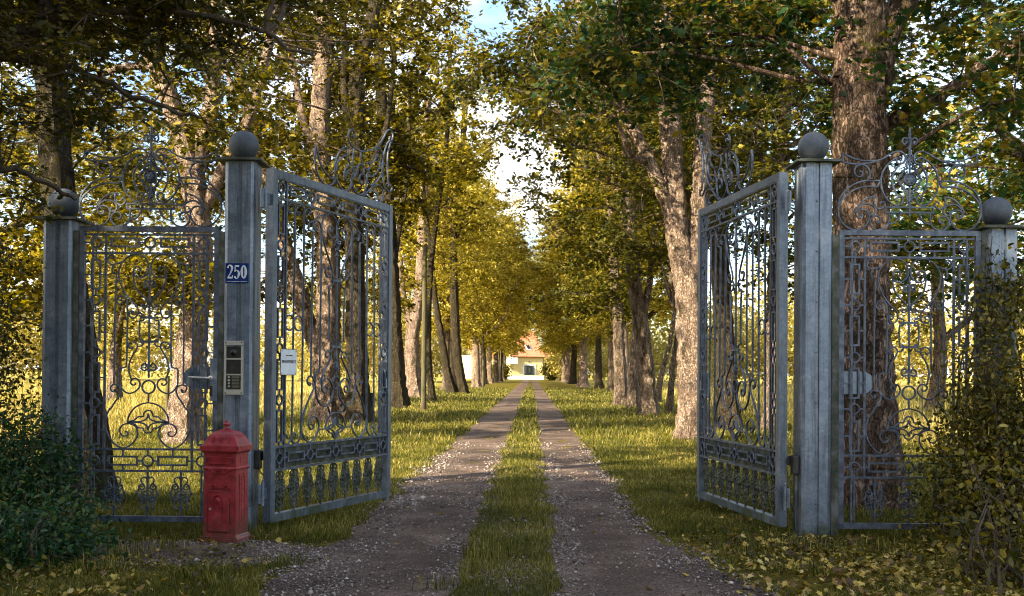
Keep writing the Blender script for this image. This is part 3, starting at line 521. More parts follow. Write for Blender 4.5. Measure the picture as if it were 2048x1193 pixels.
def fence_panel(name, cx_, y, label, group, rz=0, flip=1):
    W2 = .59; H = 2.49
    t = thing(name, label, 'side gate', (cx_, y, .093), rz, group)
    # outer frame
    f = MB(); s = .042
    f.box((0, 0, .023), (W2*2, .045, .046)).box((0, 0, H-.022), (W2*2, .045, .044)).box((-W2+s/2, 0, H/2), (s, .043, H-.0905)).box((W2-s/2, 0, H/2), (s, .043, H-.0905))
    f.build('frame', M['iron'], t)
    xi = .48; xb = .372; b = Each('lattice_bar', M['iron'], t)
    # inner edge bars, side column bars, horizontal bars
    bar(b, -xi, .046, -xi, H-.06, .014, .02); bar(b, xi, .046, xi, H-.06, .014, .02)
    bar(b, -W2+s, H-.068, W2-s, H-.068, .016, .022)
    z5, z6, z7 = (1045-506)*.0042, (1045-900.2)*.0042, (1045-943.8)*.0042
    bar(b, -xb, z7, -xb, H-.076, .018, .018); bar(b, xb, z7, xb, H-.076, .018, .018)
    for z in (z5, z6, z7): bar(b, -W2+s, z, W2-s, z, .017, .024)
    zt = (1045-484.4)*.0042; zm = (1045-923.5)*.0042
    st = Each('connector', M['iron'], t)
    for sx in (-1, 1):
        iron_ring((sx*.46-.0 if False else sx*.455, zt), .042, t); iron_ring((sx*.455, zm), .042, t)
        for i in range(4):
            zc = zt-(.0+.435*(i+.0))-.435*0
        rects = [(518.8, 580), (621.9, 682.9), (725.6, 787.6), (830.5, 892.6)]; rings = [601, 705.5, 807.7]
        for (a_, c_) in rects:
            z1, z0 = (1045-a_)*.0042, (1045-c_)*.0042
            iron_rect(sx*.455-.043, sx*.455+.043, z0, z1, t); zc = (z0+z1)/2
            bar(st, sx*.372, zc, sx*.412, zc); bar(st, sx*.498, zc, sx*.548, zc)
        for r_ in rings:
            z = (1045-r_)*.0042; iron_ring((sx*.455, z), .041, t)
            bar(st, sx*.372, z, sx*.412, z); bar(st, sx*.498, z, sx*.548, z)
        prev = [zt-.045]+[(1045-q)*.0042-.045 for q in rings]
        for i in range(4): bar(st, sx*.455, prev[i], sx*.455, (1045-rects[i][0])*.0042)
        nxt = [(1045-q)*.0042+.045 for q in rings]+[zm+.045]
        for i in range(4): bar(st, sx*.455, nxt[i], sx*.455, (1045-rects[i][1])*.0042)
        bar(st, sx*.455, zt+.045, sx*.455, H-.076); bar(st, sx*.455, zm-.045, sx*.455, z7)
        for z, zr in ((zt, 1), (zm, 0)):
            x0, x1 = ((.085, .333) if zr else (.082, .338)); hh = .042
            iron_rect(min(sx*x0, sx*x1), max(sx*x0, sx*x1), z-hh, z+hh, t)
            bar(st, sx*.045, z, sx*x0, z); bar(st, sx*x1, z, sx*.412, z); bar(st, sx*.498, z, sx*.548, z)
            bar(st, sx*.21, z+hh, sx*.21, (H-.076) if zr else z6); bar(st, sx*.21, z-hh, sx*.21, z5 if zr else z7)
        bar(st, sx*.455, .046, sx*.455, z7, .015, .017)
    for z, zr in ((zt, 1), (zm, 0)):
        iron_ring((0, z), .044, t); bar(st, 0, z+.046, 0, (H-.076) if zr else z6); bar(st, 0, z-.046, 0, z5 if zr else z7)
    for p in PANEL_SCROLL:
        for s_ in (0, 1):
            P = mm(p); P = mirror(P) if s_ else P
            MB().flat(P, .012, .016, .0015*s_).build('scroll', M['iron'], t, True)
    for p, nm in [(q, 'stem_bar') for q in PANEL_STEM]+[(q, 'picket') for q in PANEL_PICK]:
        for s_ in (0, 1):
            P = mm(p); P = mirror(P) if s_ else P
            MB().flat(P, .0125, .016, -.0012+.0015*s_, n=3).build(nm, M['iron'], t, True)
    zc = lambda Y: (1045-Y)*.0042
    iron_ring((0, (1045-775)*.0042), .054, t)
    b = MB(); bar(b, 0, zc(788+.0), 0, zc(805), .013, .014); bar(b, 0, zc(545), 0, zc(700), .014, .014)
    b.build('centre_bar', M['iron'], t)
    c = MB(); bar(c, -.076, zc(635.6), .076, zc(635.6), .018, .024); c.build('collar', M['iron'], t)
    c = MB(); bar(c, -.076, zc(684), .076, zc(684), .018, .024); c.build('collar', M['iron'], t)
    spindle(t, 0, zc(560), zc(543), [(zc(558), .010), (zc(554), .013), (zc(551), .009), (zc(548), .012), (zc(545), .007)])
    sp = MB(); sp.lathe((0, 0, 0), [(.002, zc(757)), (.008, zc(756)), (.011, zc(752)), (.008, zc(747)), (.014, zc(742)), (.01, zc(733)), (.011, zc(722)), (.014, zc(717)), (.01, zc(714)), (.013, zc(706)), (.006, zc(700))], 12)
    for s_ in (-1, 1):
        P = np.array([(0, 741), (4.5, 740), (9, 742), (14, 739), (14, 732), (9, 728), (5.5, 731), (7, 736), (10, 735)], float)
        sp.flat(np.stack([s_*P[:, 0]*.0042, zc(P[:, 1])], 1), [.014, .012, .006], .016, .001*s_)
        P = np.array([(1, 738), (3, 733), (6, 728), (9, 724)], float)
        sp.flat(np.stack([s_*P[:, 0]*.0042, zc(P[:, 1])], 1), [.01, .009, .004], .012, 0)
        c2 = MB(); P = np.array([(8.5, 566), (5.5, 570), (8, 575), (11.5, 571), (10, 563), (5, 561), (2, 565), (0, 572)], float)
        c2.flat(np.stack([s_*P[:, 0]*.0042, zc(P[:, 1])], 1), .012, .014, .001*s_).build('curl', M['iron'], t, True)
    sp.build('finial_drop', M['iron'], t, True)
    for x in (-.282, 0, .282): casting(t, x, (1045-988)*.0042, .098, .132, .046, z7)
    # crest
    cz = H
    cr_ = thing_part('crest', t, (0, 0, cz))
    for p in PANEL_CREST:
        for s_ in (0, 1):
            P = mm(p); P = mirror(P) if s_ else P
            MB().flat(P, .0135, .017, .0016*s_).build('scroll', M['iron'], cr_, True)
    z_ = lambda y: (1140-y)/6.28*.0042
    b = MB(); bar(b, -.205, z_(850), .205, z_(850), .013, .02); bar(b, -.205, z_(915), .205, z_(915), .013, .02); bar(b, -.199, z_(909), -.199, z_(857), .012, .017); bar(b, .199, z_(909), .199, z_(857), .012, .017)
    b.build('double_bar', M['iron'], cr_)
    # rosette medallion with pierced foliage
    r = MB(); zr = .425
    r.lathe((0, -.01, zr), [(.056, -.012), (.056, .006), (.048, .016), (.044, .008), (.030, .008), (.02, .018), (.008, .02), (.001, .02)], 28, ax='y')
    for a in range(6): r.lathe((.025*math.cos(a*math.pi/3), -.01, zr+.025*math.sin(a*math.pi/3)), [(.013, .006), (.011, .018), (.001, .022)], 10, ax='y')
    r.build('rosette', M['iron'], cr_, True)
    g = MB(); bar(g, 0, 0.12, 0, .75, .014, .014)
    for sx in (-1, 1):
        for sz in (-1, 1):
            g.flat(np.array([(0, zr+sz*.19), (sx*.018, zr+sz*.165), (sx*.03, zr+sz*.13), (sx*.022, zr+sz*.10), (sx*.045, zr+sz*.085), (sx*.06, zr+sz*.055), (sx*.095, zr+sz*.01)]), .013, .016, 0)
            for (u, v, rad) in [(.03, .10, .018), (.055, .07, .017), (.075, .035, .015), (.018, .135, .015), (.012, .17, .012)]:
                g.flat(ring_pts(sx*u, zr+sz*v, rad*.75, 10), .009, .014, .001*sx, closed=True, smooth=False)
        g.lathe((sx*.098, 0, zr), [(.001, -.01), (.012, -.006), (.012, .006), (.001, .01)], 8, ax='y')
        for zz in (-.19, -.235, .2): g.flat(ring_pts(sx*.013, zr+zz, .011, 8), .008, .014, .001*sx, closed=True, smooth=False)
        P = np.array([(0, .725), (sx*.018, .765), (sx*.05, .775), (sx*.062, .745), (sx*.045, .722), (sx*.028, .735), (sx*.035, .752)]); g.flat(P, .014, .015, .001*sx)
    g.lathe((0, 0, 0), [(.006, .62), (.012, .64), (.008, .66), (.014, .70), (.009, .72), (.02, .765), (.022, .775), (.009, .785), (.013, .81), (.008, .825), (.011, .84), (.001, .872)], 12)
    g.build('finial', M['iron'], cr_, True)
    return t
def thing_part(name, parent, loc=(0, 0, 0), rz=0):
    o = bpy.data.objects.new(name, None); COL.objects.link(o); o.parent = parent; o.location = loc; o.rotation_euler = (0, 0, rz); o.empty_display_size = .1
    return o
def lock_plate(t, sx, handle=True):
    n = 16; pts = [(sx*.33+sx*.0, 0)]
    poly = [(sx*(.39-.105*math.cos(a)), 1.215+.095*math.sin(a)) for a in np.linspace(-math.pi/2, math.pi/2, n)]
    poly = [(sx*.56, 1.12)]+poly+[(sx*.56, 1.31)]
    MB().plate(poly, .012, .017).build('guard_plate', M['zinc'], t)
    if handle:
        h = MB(); h.tube([(sx*.53, -.02, 1.215), (sx*.53, -.065, 1.215), (sx*.50, -.075, 1.216), (sx*.36, -.075, 1.22)], [.009]*4, 10).lathe((sx*.53, -.022, 1.215), [(.02, -.004), (.02, .004), (.012, .008)], 14, ax='y')
        h.build('handle', M['steel'], t, True)
        MB().box((sx*.535, -.024, 1.215-.11), (.026, .01, .09), bev=.004).lathe((sx*.535, -.03, 1.215-.10), [(.012, 0), (.011, .008), (.001, .008)], 12, ax='y').build('keyhole_cover', M['black'], t)
        MB().box((sx*.556, -.0245, 1.2), (.06, .006, .36)).build('lock_case', M['zinc'], t)
PY = 8.66
fL = fence_panel('side_gate', -3.068, PY, 'ornate wrought side gate with handle between the two left posts', 'scrollwork panels beside the drive gates')
lock_plate(fL, 1)
fR = fence_panel('side_gate', 3.315, PY-.10, 'ornate wrought panel in front of the thick trunk at the right', 'scrollwork panels beside the drive gates')
lock_plate(fR, -1, False)
for (p, x0, x1, y) in ((fL, -.64, -.59, PY), (fL, .59, .64, PY), (fR, -.655, -.59, PY-.1), (fR, .59, .63, PY-.1)):
    MB().box(((x0+x1)/2, .0, 1.2), (x1-x0-.004, .05, 2.5)).build('mounting_strip', M['mossiron'], p)
# ------------------------------------------------------------------ drive gate leaves
LW = 2.084; LC = 1.042
def fixu(P):
    P = np.array(P, float)/1000
    c = np.interp(P[:, 1], [.39, .53, 1.2, 1.9, 2.4, 2.6, 3], [1.008, 1.018, 1.02, 1.026, 1.029, 1.04, 1.042])
    P[:, 0] *= LC/c
    return P
def gate_leaf(hinge, ang, label, mirrored=False):
    """Leaf in local x (hinge to free end), z up; the street face looks to -y (left leaf) or is mirrored for the right leaf."""
    t = thing('drive_gate', label, 'gate', (hinge[0], hinge[1], .095), 0, 'open leaves of the drive gate')
    H = 2.982; w = .066; d = .075
    f = MB(); f.box((w/2, 0, H/2), (w, d, H)).box((LW-w/2, 0, H/2), (w, d, H)).box((LC, 0, H-w/2), (LW-2*w, d-.003, w)).box((LC, 0, w/2), (LW-2*w, d-.003, w))
    f.box((LW+.018, .02, H/2+.02), (.036, .03, H-.1)).box((LW-w/2, 0, -.02), (w*.9, d*.7, .04))
    f.build('frame', M['frame'], t)
    xb = .215; wi = .02; b = Each('lattice_bar', M['iron'], t)
    for x in (xb, LW-xb): bar(b, x, .439, x, H-.066, .017, .02, wi)
    for z in (2.745, .630, .435): bar(b, w, z, LW-w, z, .018, .026, wi)
    bar(b, w+.006, .48, w+.006, H-.066, .012, .02, wi); bar(b, LW-w-.006, .48, LW-w-.006, H-.066, .012, .02, wi); bar(b, w, H-.072, LW-w, H-.072, .012, .022, wi)
    st = Each('connector', M['iron'], t); xc = .14
    rings_u = [xc, .611, LC, LW-.611, LW-xc]
    for z, hh in ((2.836, 0), (.533, 0)):
        for u in rings_u:
            iron_ring((u, z), .044, t, .015, .02, wi)
            zt_ = 2.91 if z > 1 else .622; zb_ = 2.753 if z > 1 else .443
            bar(st, u, z+.046, u, zt_, .013, .014, wi); bar(st, u, zb_, u, z-.046, .013, .014, wi)
        for u0, u1 in ((.262, .522), (.700, .953)):
            for mrr in (0, 1):
                a0, a1 = (u0, u1) if not mrr else (LW-u1, LW-u0)
                iron_rect(a0, a1, z-.042, z+.042, t, .015, .02, wi)
                bar(st, a0-.043, z, a0, z, .013, .014, wi); bar(st, a1, z, a1+.043, z, .013, .014, wi)
        bar(st, .186, z, .222, z, .013, .013, wi); bar(st, LW-.222, z, LW-.186, z, .013, .013, wi)
        bar(st, w, z, xc-.046, z, .013, .014, wi); bar(st, LW-xc+.046, z, LW-w, z, .013, .014, wi)
    rows = [(2.698, 2.44), (2.258, 1.994), (1.815, 1.556), (1.379, 1.109), (.945, .663)]; rr_ = [2.347, 1.905, 1.466, 1.028]
    for c_ in (xc, LW-xc):
        for z1, z0 in rows: iron_rect(c_-.043, c_+.043, z0, z1, t, .014, .02, wi)
        for z in rr_:
            iron_ring((c_, z), .043, t, .014, .02, wi); s_ = 1 if c_ < 1 else -1
            bar(st, c_+.045, z, c_+(.068 if s_ > 0 else .068), z, .012, .013, wi); bar(st, c_-.068, z, c_-.045, z, .012, .013, wi)
        zz = [2.79]+sum([[z0] + [z1] for z1, z0 in []], [])
        seq = [2.79, 2.698, 2.44, 2.392, 2.302, 2.258, 1.994, 1.95, 1.86, 1.815, 1.556, 1.511, 1.421, 1.379, 1.109, 1.073, .983, .945, .663, .638]
        for i in range(0, len(seq), 2): bar(st, c_, seq[i], c_, seq[i+1], .012, .013, wi)
    MB().box((LC, .012, .533), (LW-2*w, .004, .18)).build('backing_plate', M['mossiron'], t)
    for p, nm, a in [(q, 'scroll', .012) for q in LEAF_SCROLL]+[(q, 'picket', .0125) for q in LEAF_PICKET]:
        P = fixu(p)
        for s_ in (0, 1):
            Q = mirror(P, LC) if s_ else P
            MB().flat(Q, a, .017, wi+.0013*s_+(.0008 if nm == 'picket' else 0), n=4 if nm == 'scroll' else 3).build(nm, M['iron'], t, True)
    for u in (.282, .422): 
        for uu in (u, LW-u): iron_ring((uu*1.0, 1.694), .066, t, .012, .015, wi-.002)
    b = MB(); bar(b, LC, 1.42, LC, 2.36, .015, .015, wi); b.build('centre_bar', M['iron'], t)
    iron_ring((LC, 1.168), .06, t, .014, .017, wi)
    for z in (2.118, 1.505):
        c = MB(); bar(c, LC-.09, z, LC+.09, z, .02, .026, wi); c.build('collar', M['iron'], t)
    sp = MB(); sp.lathe((LC, -wi, 0), [(.002, 1.232), (.009, 1.235), (.013, 1.25), (.009, 1.265), (.02, 1.29), (.026, 1.32), (.02, 1.35), (.010, 1.375), (.016, 1.39), (.011, 1.41), (.016, 1.44), (.009, 1.47), (.013, 1.49)], 12)
    sp.lathe((LC, -wi, 0), [(.008, 2.345), (.016, 2.352), (.016, 2.364), (.008, 2.372), (.008, 2.395), (.018, 2.405), (.018, 2.42), (.009, 2.43), (.01, 2.44), (.022, 2.46), (.014, 2.49), (.008, 2.51), (.013, 2.53), (.008, 2.56), (.011, 2.585), (.001, 2.62)], 12)
    for zc_ in (1.322, 2.468):
        for k_ in range(6):
            a = k_*math.pi/3+.5; sp.flat(ring_pts(LC+.028*math.cos(a), zc_+.030*math.sin(a), .014, 10), .009, .012, wi+.004, closed=True, smooth=False)
    sp.build('spindle', M['iron'], t, True)
    for i in range(9): casting(t, LC+(i-4)*.2145, .262, .088, .150, .066, .435, dense=True, mat=M['mossiron'] if True else None)
    crest_ = thing_part('crest', t, (0, 0, 0))
    for p in LEAF_CREST: MB().flat(mm(p), .0135, .017, wi).build('scroll', M['iron'], crest_, True)
    for z in (.25, 2.72):
        h = MB(); h.box((-.03, 0, z), (.06, .012, .09)).lathe((-.055, 0, 0), [(.014, z-.10), (.014, z+.10)], 12).lathe((-.055, 0, 0), [(.006, z+.10), (.009, z+.115), (.002, z+.125)], 10).box((-.085, .01, z), (.05, .014, .16)).build('hinge', M['zinc'], t)
    lt = MB(); lt.box((LW-.1, .02, 1.16), (.10, .03, .26), bev=.004).box((LW-.1, -.03, 1.16), (.02, .012, .1)).build('lock_case', M['zinc'], t)
    t.rotation_euler = (0, 0, ang)
    if mirrored: t.scale = (1, -1, 1)
    return t
gL = gate_leaf((-2.05, 8.61), math.atan2(.928, .373), 'open gate leaf carrying the white notice, hinged on the post with the house number')
gR = gate_leaf((2.276, 8.60), math.radians(180-81.4), 'open gate leaf at the right edge of the driveway, hinged on the right post', True)
# ------------------------------------------------------------------ signs, intercom, gate openers
def text_mesh(body, size, mat, parent, loc, name='lettering', xs=1.0, bold=0.0, thick=.0006):
    cu = bpy.data.curves.new(name, 'FONT'); cu.body = body; cu.size = size; cu.align_x = 'CENTER'; cu.align_y = 'CENTER'; cu.extrude = thick; cu.offset = bold
    o = bpy.data.objects.new('tmp', cu); COL.objects.link(o); dg = bpy.context.evaluated_depsgraph_get()
    me = bpy.data.meshes.new_from_object(o.evaluated_get(dg)); bpy.data.objects.remove(o)
    me.materials.clear(); me.materials.append(mat)
    o = bpy.data.objects.new(name, me); COL.objects.link(o); o.parent = parent; o.location = loc; o.rotation_euler = (math.pi/2, 0, 0); o.scale = (xs, 1, 1)
    return o
# house number plate: metres, front faces -y
hn = thing('house_number_sign', 'dark blue enamel plate reading 250 in white digits on the left post', 'house number', (-2.318, 8.6125, 2.19))
MB().box((0, 0, 0), (.198, .006, .168), bev=.002).build('plate', M['blue'], hn)
d = MB()
def dig(pts, ws, ox, close=False):
    P = np.array(pts, float)*np.array([.047, .112])+np.array([ox, -.045]); d.flat(P, [w_*.06 for w_ in ws], .003, .004, n=6, closed=close)
def dig2(x0, z0, x1, z1, w_, ox):
    P = np.array([(x0, z0), (x1, z1)], float)*np.array([.047, .112])+np.array([ox, -.045]); d.flat(P, w_*.06, .0028, .004, smooth=False)
dig([(.10, .78), (.2, .93), (.5, 1.0), (.82, .88), (.84, .68), (.62, .42), (.3, .2), (.12, .08)], [.24, .14, .14, .30, .30, .16, .12, .12], -.082)
dig2(.06, .06, .94, .06, .24, -.082); dig2(.92, .04, .98, .24, .12, -.082)
dig2(.16, .93, .88, .93, .24, -.024); dig2(.2, .96, .16, .5, .13, -.024)
dig([(.14, .52), (.42, .62), (.8, .5), (.86, .3), (.6, .04), (.3, .02), (.1, .16)], [.1, .12, .26, .34, .14, .14, .24], -.024)
a_ = np.linspace(0, 2*math.pi, 25)[:-1]
P = np.stack([.5+.36*np.cos(a_), .5+.46*np.sin(a_)], 1)*np.array([.047, .112])+np.array([.034, -.045])
V = []; 
d.flat(np.vstack([P, P[:1]]), [.022, .008, .022, .008, .022][:5], .003, .004, n=2)
d.box((0, -.0035, -.069), (.174, .0022, .0028)); d.build('digits', M['white'], hn)
# notice on the gate leaf
ax_u = Vector((.373, .928, 0)); ax_n = Vector((.928, -.373, 0))
sp_ = Vector((-2.05, 8.61, .095))+ax_u*.234+ax_n*.048; 
ns = thing('notice_sign', 'small white notice reading PRIVATBESITZ fixed to the bars of the left gate leaf', 'sign', (sp_.x, sp_.y, .095+1.352), math.atan2(.928, .373))
MB().box((0, 0, 0), (.236, .004, .216), bev=.0015).build('plate', M['white'], ns)
MB().box((0, .003, 0), (.242, .003, .224)).build('rim', M['mossiron'], ns)
text_mesh('PRIVATBESITZ', .033, M['ink'], ns, (0, -.0032, .002), xs=1.0, bold=.0012)
text_mesh('Bitte', .0155, M['redink'], ns, (-.031, -.0032, .058), bold=.0003); text_mesh('beachten:', .0155, M['ink'], ns, (.022, -.0032, .058), bold=.0003)
for x in (-.105, .105):
    for z in (-.095, .095): MB().lathe((x, -.002, z), [(.006, 0), (.005, .003), (.001, .004)], 8, ax='y').build('screw', M['black'], ns)
# intercom
ic = thing('door_intercom', 'brass framed door station with camera eye and four bell buttons on the left post', 'intercom', (-2.335, 8.605, 1.395))
f = MB(); fw, fh = .162, .452
f.box((0, 0, fh/2-.019), (fw, .022, .038)).box((0, 0, -fh/2+.0215), (fw, .022, .043)).box((-fw/2+.0095, 0, 0), (.019, .0215, fh-.082)).box((fw/2-.0095, 0, 0), (.019, .0215, fh-.082)).box((0, 0, .074), (fw-.04, .0212, .012)).box((0, 0, -.058), (fw-.04, .0212, .012))
f.build('frame', M['steel'], ic)
MB().box((0, .003, .1275), (.124, .014, .095)).build('camera_module', M['black'], ic)
c = MB().lathe((0, -.004, .128), [(.028, 0), (.028, .008), (.022, .012)], 24, ax='y').build('lens_ring', M['black'], ic, True)
MB().lathe((0, -.014, .128), [(.021, 0), (.017, .008), (.008, .012), (.001, .013)], 20, ax='y').build('lens', M['gloss'], ic, True)
MB().box((0, .003, .008), (.124, .014, .12)).build('speaker_module', M['black'], ic)
g = MB()
for i in range(4):
    for j in range(3): g.lathe((-.02+.01*j, -.0045, .025-.012*i), [(.0018, 0), (.0018, .001)], 6, ax='y')
g.build('speaker_holes', M['dimtag'], ic)
MB().box((0, .003, -.123), (.124, .014, .118)).build('button_module', M['black'], ic)
for i in range(4):
    z = -.080-.026*i
    MB().lathe((-.040, -.004, z), [(.010, 0), (.010, .004), (.008, .007), (.001, .008)], 16, ax='y').build('bell_button', M['steel'], ic, True)
    MB().box((.018, -.005, z), (.062, .004, .017)).build('name_plate', M['dimtag'], ic)
for x in (-.066, .066):
    for z in (-.212, .212): MB().lathe((x, -.011, z), [(.006, 0), (.005, .002), (.001, .003)], 8, ax='y').build('screw', M['black'], ic)
# gate openers
def opener(px, py, sx, ang, label):
    t = thing('gate_opener', label, 'gate opener', (px, py, .62), 0, 'swing gate openers')
    m = MB(); m.box((0, 0, 0), (.05, .09, .16), bev=.01).build('bracket_cover', M['black'], t)
    dv = Vector((math.cos(ang), math.sin(ang), 0)); o = Vector((sx*.02, .04, .03))
    m = MB().tube([o, o+dv*.75], [.042, .042], 14).tube([o+dv*.75, o+dv*.78], [.035, .02], 14).build('motor_tube', M['black'], t, True)
    MB().tube([o+dv*.76, o+dv*1.15], [.012, .012], 10).build('push_rod', M['steel'], t, True)
    MB().tube(cat_rom([(0, 0, -.08), (sx*.05, .01, -.16), (sx*.06, .02, -.26), (sx*.02, .02, -.34), (0, .04, -.40)], 5), .005, 6).build('cable', M['black'], t, True)
    return t
opener(-2.145, 8.70, 1, math.atan2(.928, .373)+.08, 'black gate opener arm half hidden behind the red mailbox')
opener(2.365, 8.56, -1, math.radians(98.6)-.08, 'black gate opener arm behind the right gate leaf')
# ------------------------------------------------------------------ red mailbox
mb = thing('pillar_mailbox', 'old red cast iron mailbox standing against the left post', 'mailbox', (-2.275, 8.20, 0.0), math.radians(-11)); mb.scale = (.92, .92, 1)
bw, bd = .29, .235
def taper_box(m, z0, z1, w0, d0, w1, d1, m_=0):
    V = [(sx*w_/2, sy*d_/2, z) for z, w_, d_ in ((z0, w0, d0), (z1, w1, d1)) for sx, sy in ((-1, -1), (1, -1), (1, 1), (-1, 1))]
    return m.add(V, [(3, 2, 1, 0), (4, 5, 6, 7), (0, 1, 5, 4), (1, 2, 6, 5), (2, 3, 7, 6), (3, 0, 4, 7)], m_)
m = MB(); taper_box(m, .0, .045, .37, .30, .36, .29); m.build('plinth', M['red'], mb)
m = MB(); taper_box(m, .045, .06, .34, .265, .325, .26); taper_box(m, .06, .075, .31, .25, .298, .243); taper_box(m, .075, .585, .298, .24, .286, .23)
taper_box(m, .585, .597, .30, .245, .315, .255); taper_box(m, .597, .612, .315, .255, .292, .235); taper_box(m, .612, .715, .286, .23, .292, .235)
taper_box(m, .715, .735, .30, .245, .33, .275); m.build('body', M['red'], mb)
m = MB(); taper_box(m, .735, .775, .345, .285, .345, .285); taper_box(m, .775, .785, .33, .27, .325, .262)
prof = [(.785, .315, .255), (.80, .30, .24), (.815, .285, .225), (.84, .262, .205), (.865, .22, .17), (.885, .16, .125), (.898, .08, .07), (.902, .05, .05)]
for i in range(len(prof)-1): taper_box(m, prof[i][0], prof[i+1][0]+.0003*i, prof[i][1], prof[i][2], prof[i+1][1], prof[i+1][2])
for s_ in (-1, 1):
    for q in (-.07, 0, .07):   # raised palmette lobes on the lid front
        m.box((q, s_*.116, .825), (.006, .014, .05), Matrix.Rotation(s_*.35, 3, 'X')@Matrix.Rotation(-q*4, 3, 'Y'))
for s_ in (-1, 1): m.box((s_*.165, -.139, .755), (.03, .006, .03), bev=.003)
for q in range(4): m.box((.1735, -.06+.035*q, .755), (.004, .026, .024), bev=.001)
lid = m.build('lid', M['red'], mb)
MB().lathe((0, 0, 0), [(.030, .898), (.030, .906), (.018, .912), (.016, .925), (.032, .934), (.034, .943), (.026, .952), (.010, .958), (.012, .968), (.006, .978), (.001, .982)], 20).build('finial', M['red'], lid, True)
m = MB(); m.box((0, -.124, .667), (.225, .016, .045), Matrix.Rotation(.18, 3, 'X'), bev=.003).box((0, -.131, .64), (.215, .006, .012)); fl = m.build('letter_flap', M['red'], mb)
MB().box((-.118, -.126, .665), (.008, .014, .026)).box((.118, -.126, .665), (.008, .014, .026)).build('flap_pivot', M['ink'], mb)
m = MB()
for s_ in (-1, 1):
    m.flat(np.array([(s_*.002, .556), (s_*.02, .566), (s_*.045, .56), (s_*.062, .572), (s_*.075, .585), (s_*.105, .592)]), .010, .014, .1265, n=4)
    m.flat(np.array([(s_*.004, .572), (s_*.022, .584), (s_*.04, .578), (s_*.035, .568), (s_*.026, .572)]), .008, .013, .1265, n=4)
    m.flat(np.array([(s_*.004, .455), (s_*.02, .445), (s_*.038, .455), (s_*.052, .468), (s_*.07, .466), (s_*.078, .452), (s_*.068, .44), (s_*.057, .445), (s_*.06, .455)]), .010, .014, .126, n=4)
    m.flat(np.array([(s_*.05, .56), (s_*.05, .50), (s_*.05, .49)]), .004, .005, .1215, n=2)
m.lathe((0, -.122, .455), [(.010, 0), (.007, .006), (.001, .007)], 10, ax='y')
m.build('relief_ornament', M['red'], mb, True)
MB().box((-.008, -.1195, .262), (.206, .008, .335)).build('door_seam', M['ink'], mb)
MB().box((0, -.1235, .640), (.222, .010, .006)).build('letter_slot', M['ink'], mb)
dr = MB().box((-.008, -.1235, .262), (.196, .012, .325), bev=.003).build('door', M['red'], mb)
m = MB(); R_ = .050
oval = [(-.008+R_*math.cos(a), (.345 if math.sin(a) > 0 else .20)+R_*math.sin(a)) for a in np.linspace(0, 2*math.pi, 33)[:-1]]
for k_, w_ in ((1.0, .006), (.82, .003)):
    m.flat(np.array([(-.008+(x+.008)*k_, .272+(z-.272)*(k_*.5+.5)) for x, z in oval]), w_, .009, .132, closed=True, smooth=False)
for x0, z0, x1, z1 in ((-.098, .11, -.098, .415), (.082, .11, .082, .415), (-.098, .11, .082, .11), (-.098, .415, .082, .415)): bar(m, x0, z0, x1, z1, .006, .008, .131)
m.build('door_moulding', M['red'], dr, True)
m = MB(); m.lathe((-.008, -.128, .345), [(.024, 0), (.022, .008), (.014, .016), (.001, .02)], 14, ax='y').lathe((-.008, -.138, .352), [(.011, 0), (.008, .01), (.001, .012)], 8, ax='y')
for s_ in (-1, 1): m.lathe((-.008+s_*.013, -.134, .359), [(.009, 0), (.006, .008), (.001, .009)], 8, ax='y').lathe((-.008+s_*.01, -.133, .328), [(.008, 0), (.006, .007), (.001, .008)], 8, ax='y')
m.flat(np.array([(-.008, .325), (-.006, .31), (-.008, .30)]), [.016, .01, .004], .012, .131); m.build('lion_mask', M['red'], dr, True)
m = MB().flat(np.array([(-.035, .20), (-.02, .21), (-.008, .198), (.004, .21), (.02, .20)]), .006, .005, .128)
m.flat(np.array([(-.03, .28), (-.008, .25), (.014, .28)]), .004, .004, .127).flat(np.array([(-.03, .235), (-.008, .262), (.014, .235)]), .004, .004, .1275); m.build('door_relief', M['red'], dr, True)
MB().lathe((-.083, -.127, .277), [(.011, 0), (.011, .006), (.008, .012), (.001, .013)], 14, ax='y').build('lock', M['steel'], dr, True)
for z in (.14, .385): MB().box((.098, -.122, z), (.018, .014, .03), bev=.003).lathe((.09, -.13, 0), [(.005, z-.018), (.005, z+.018)], 8).build('hinge', M['red'], mb)
m = MB()
for z in np.arange(.14, .54, .034):   # beaded relief panel on the right flank
    m.box((.1475, 0, z), (.004, .03, .018), Matrix.Rotation(.6, 3, 'X'))
for yy in (-.045, .045): m.box((.1475, yy, .34), (.004, .004, .42))
m.box((.146, 0, .665), (.008, .08, .045), bev=.002); m.build('side_relief', M['red'], mb)
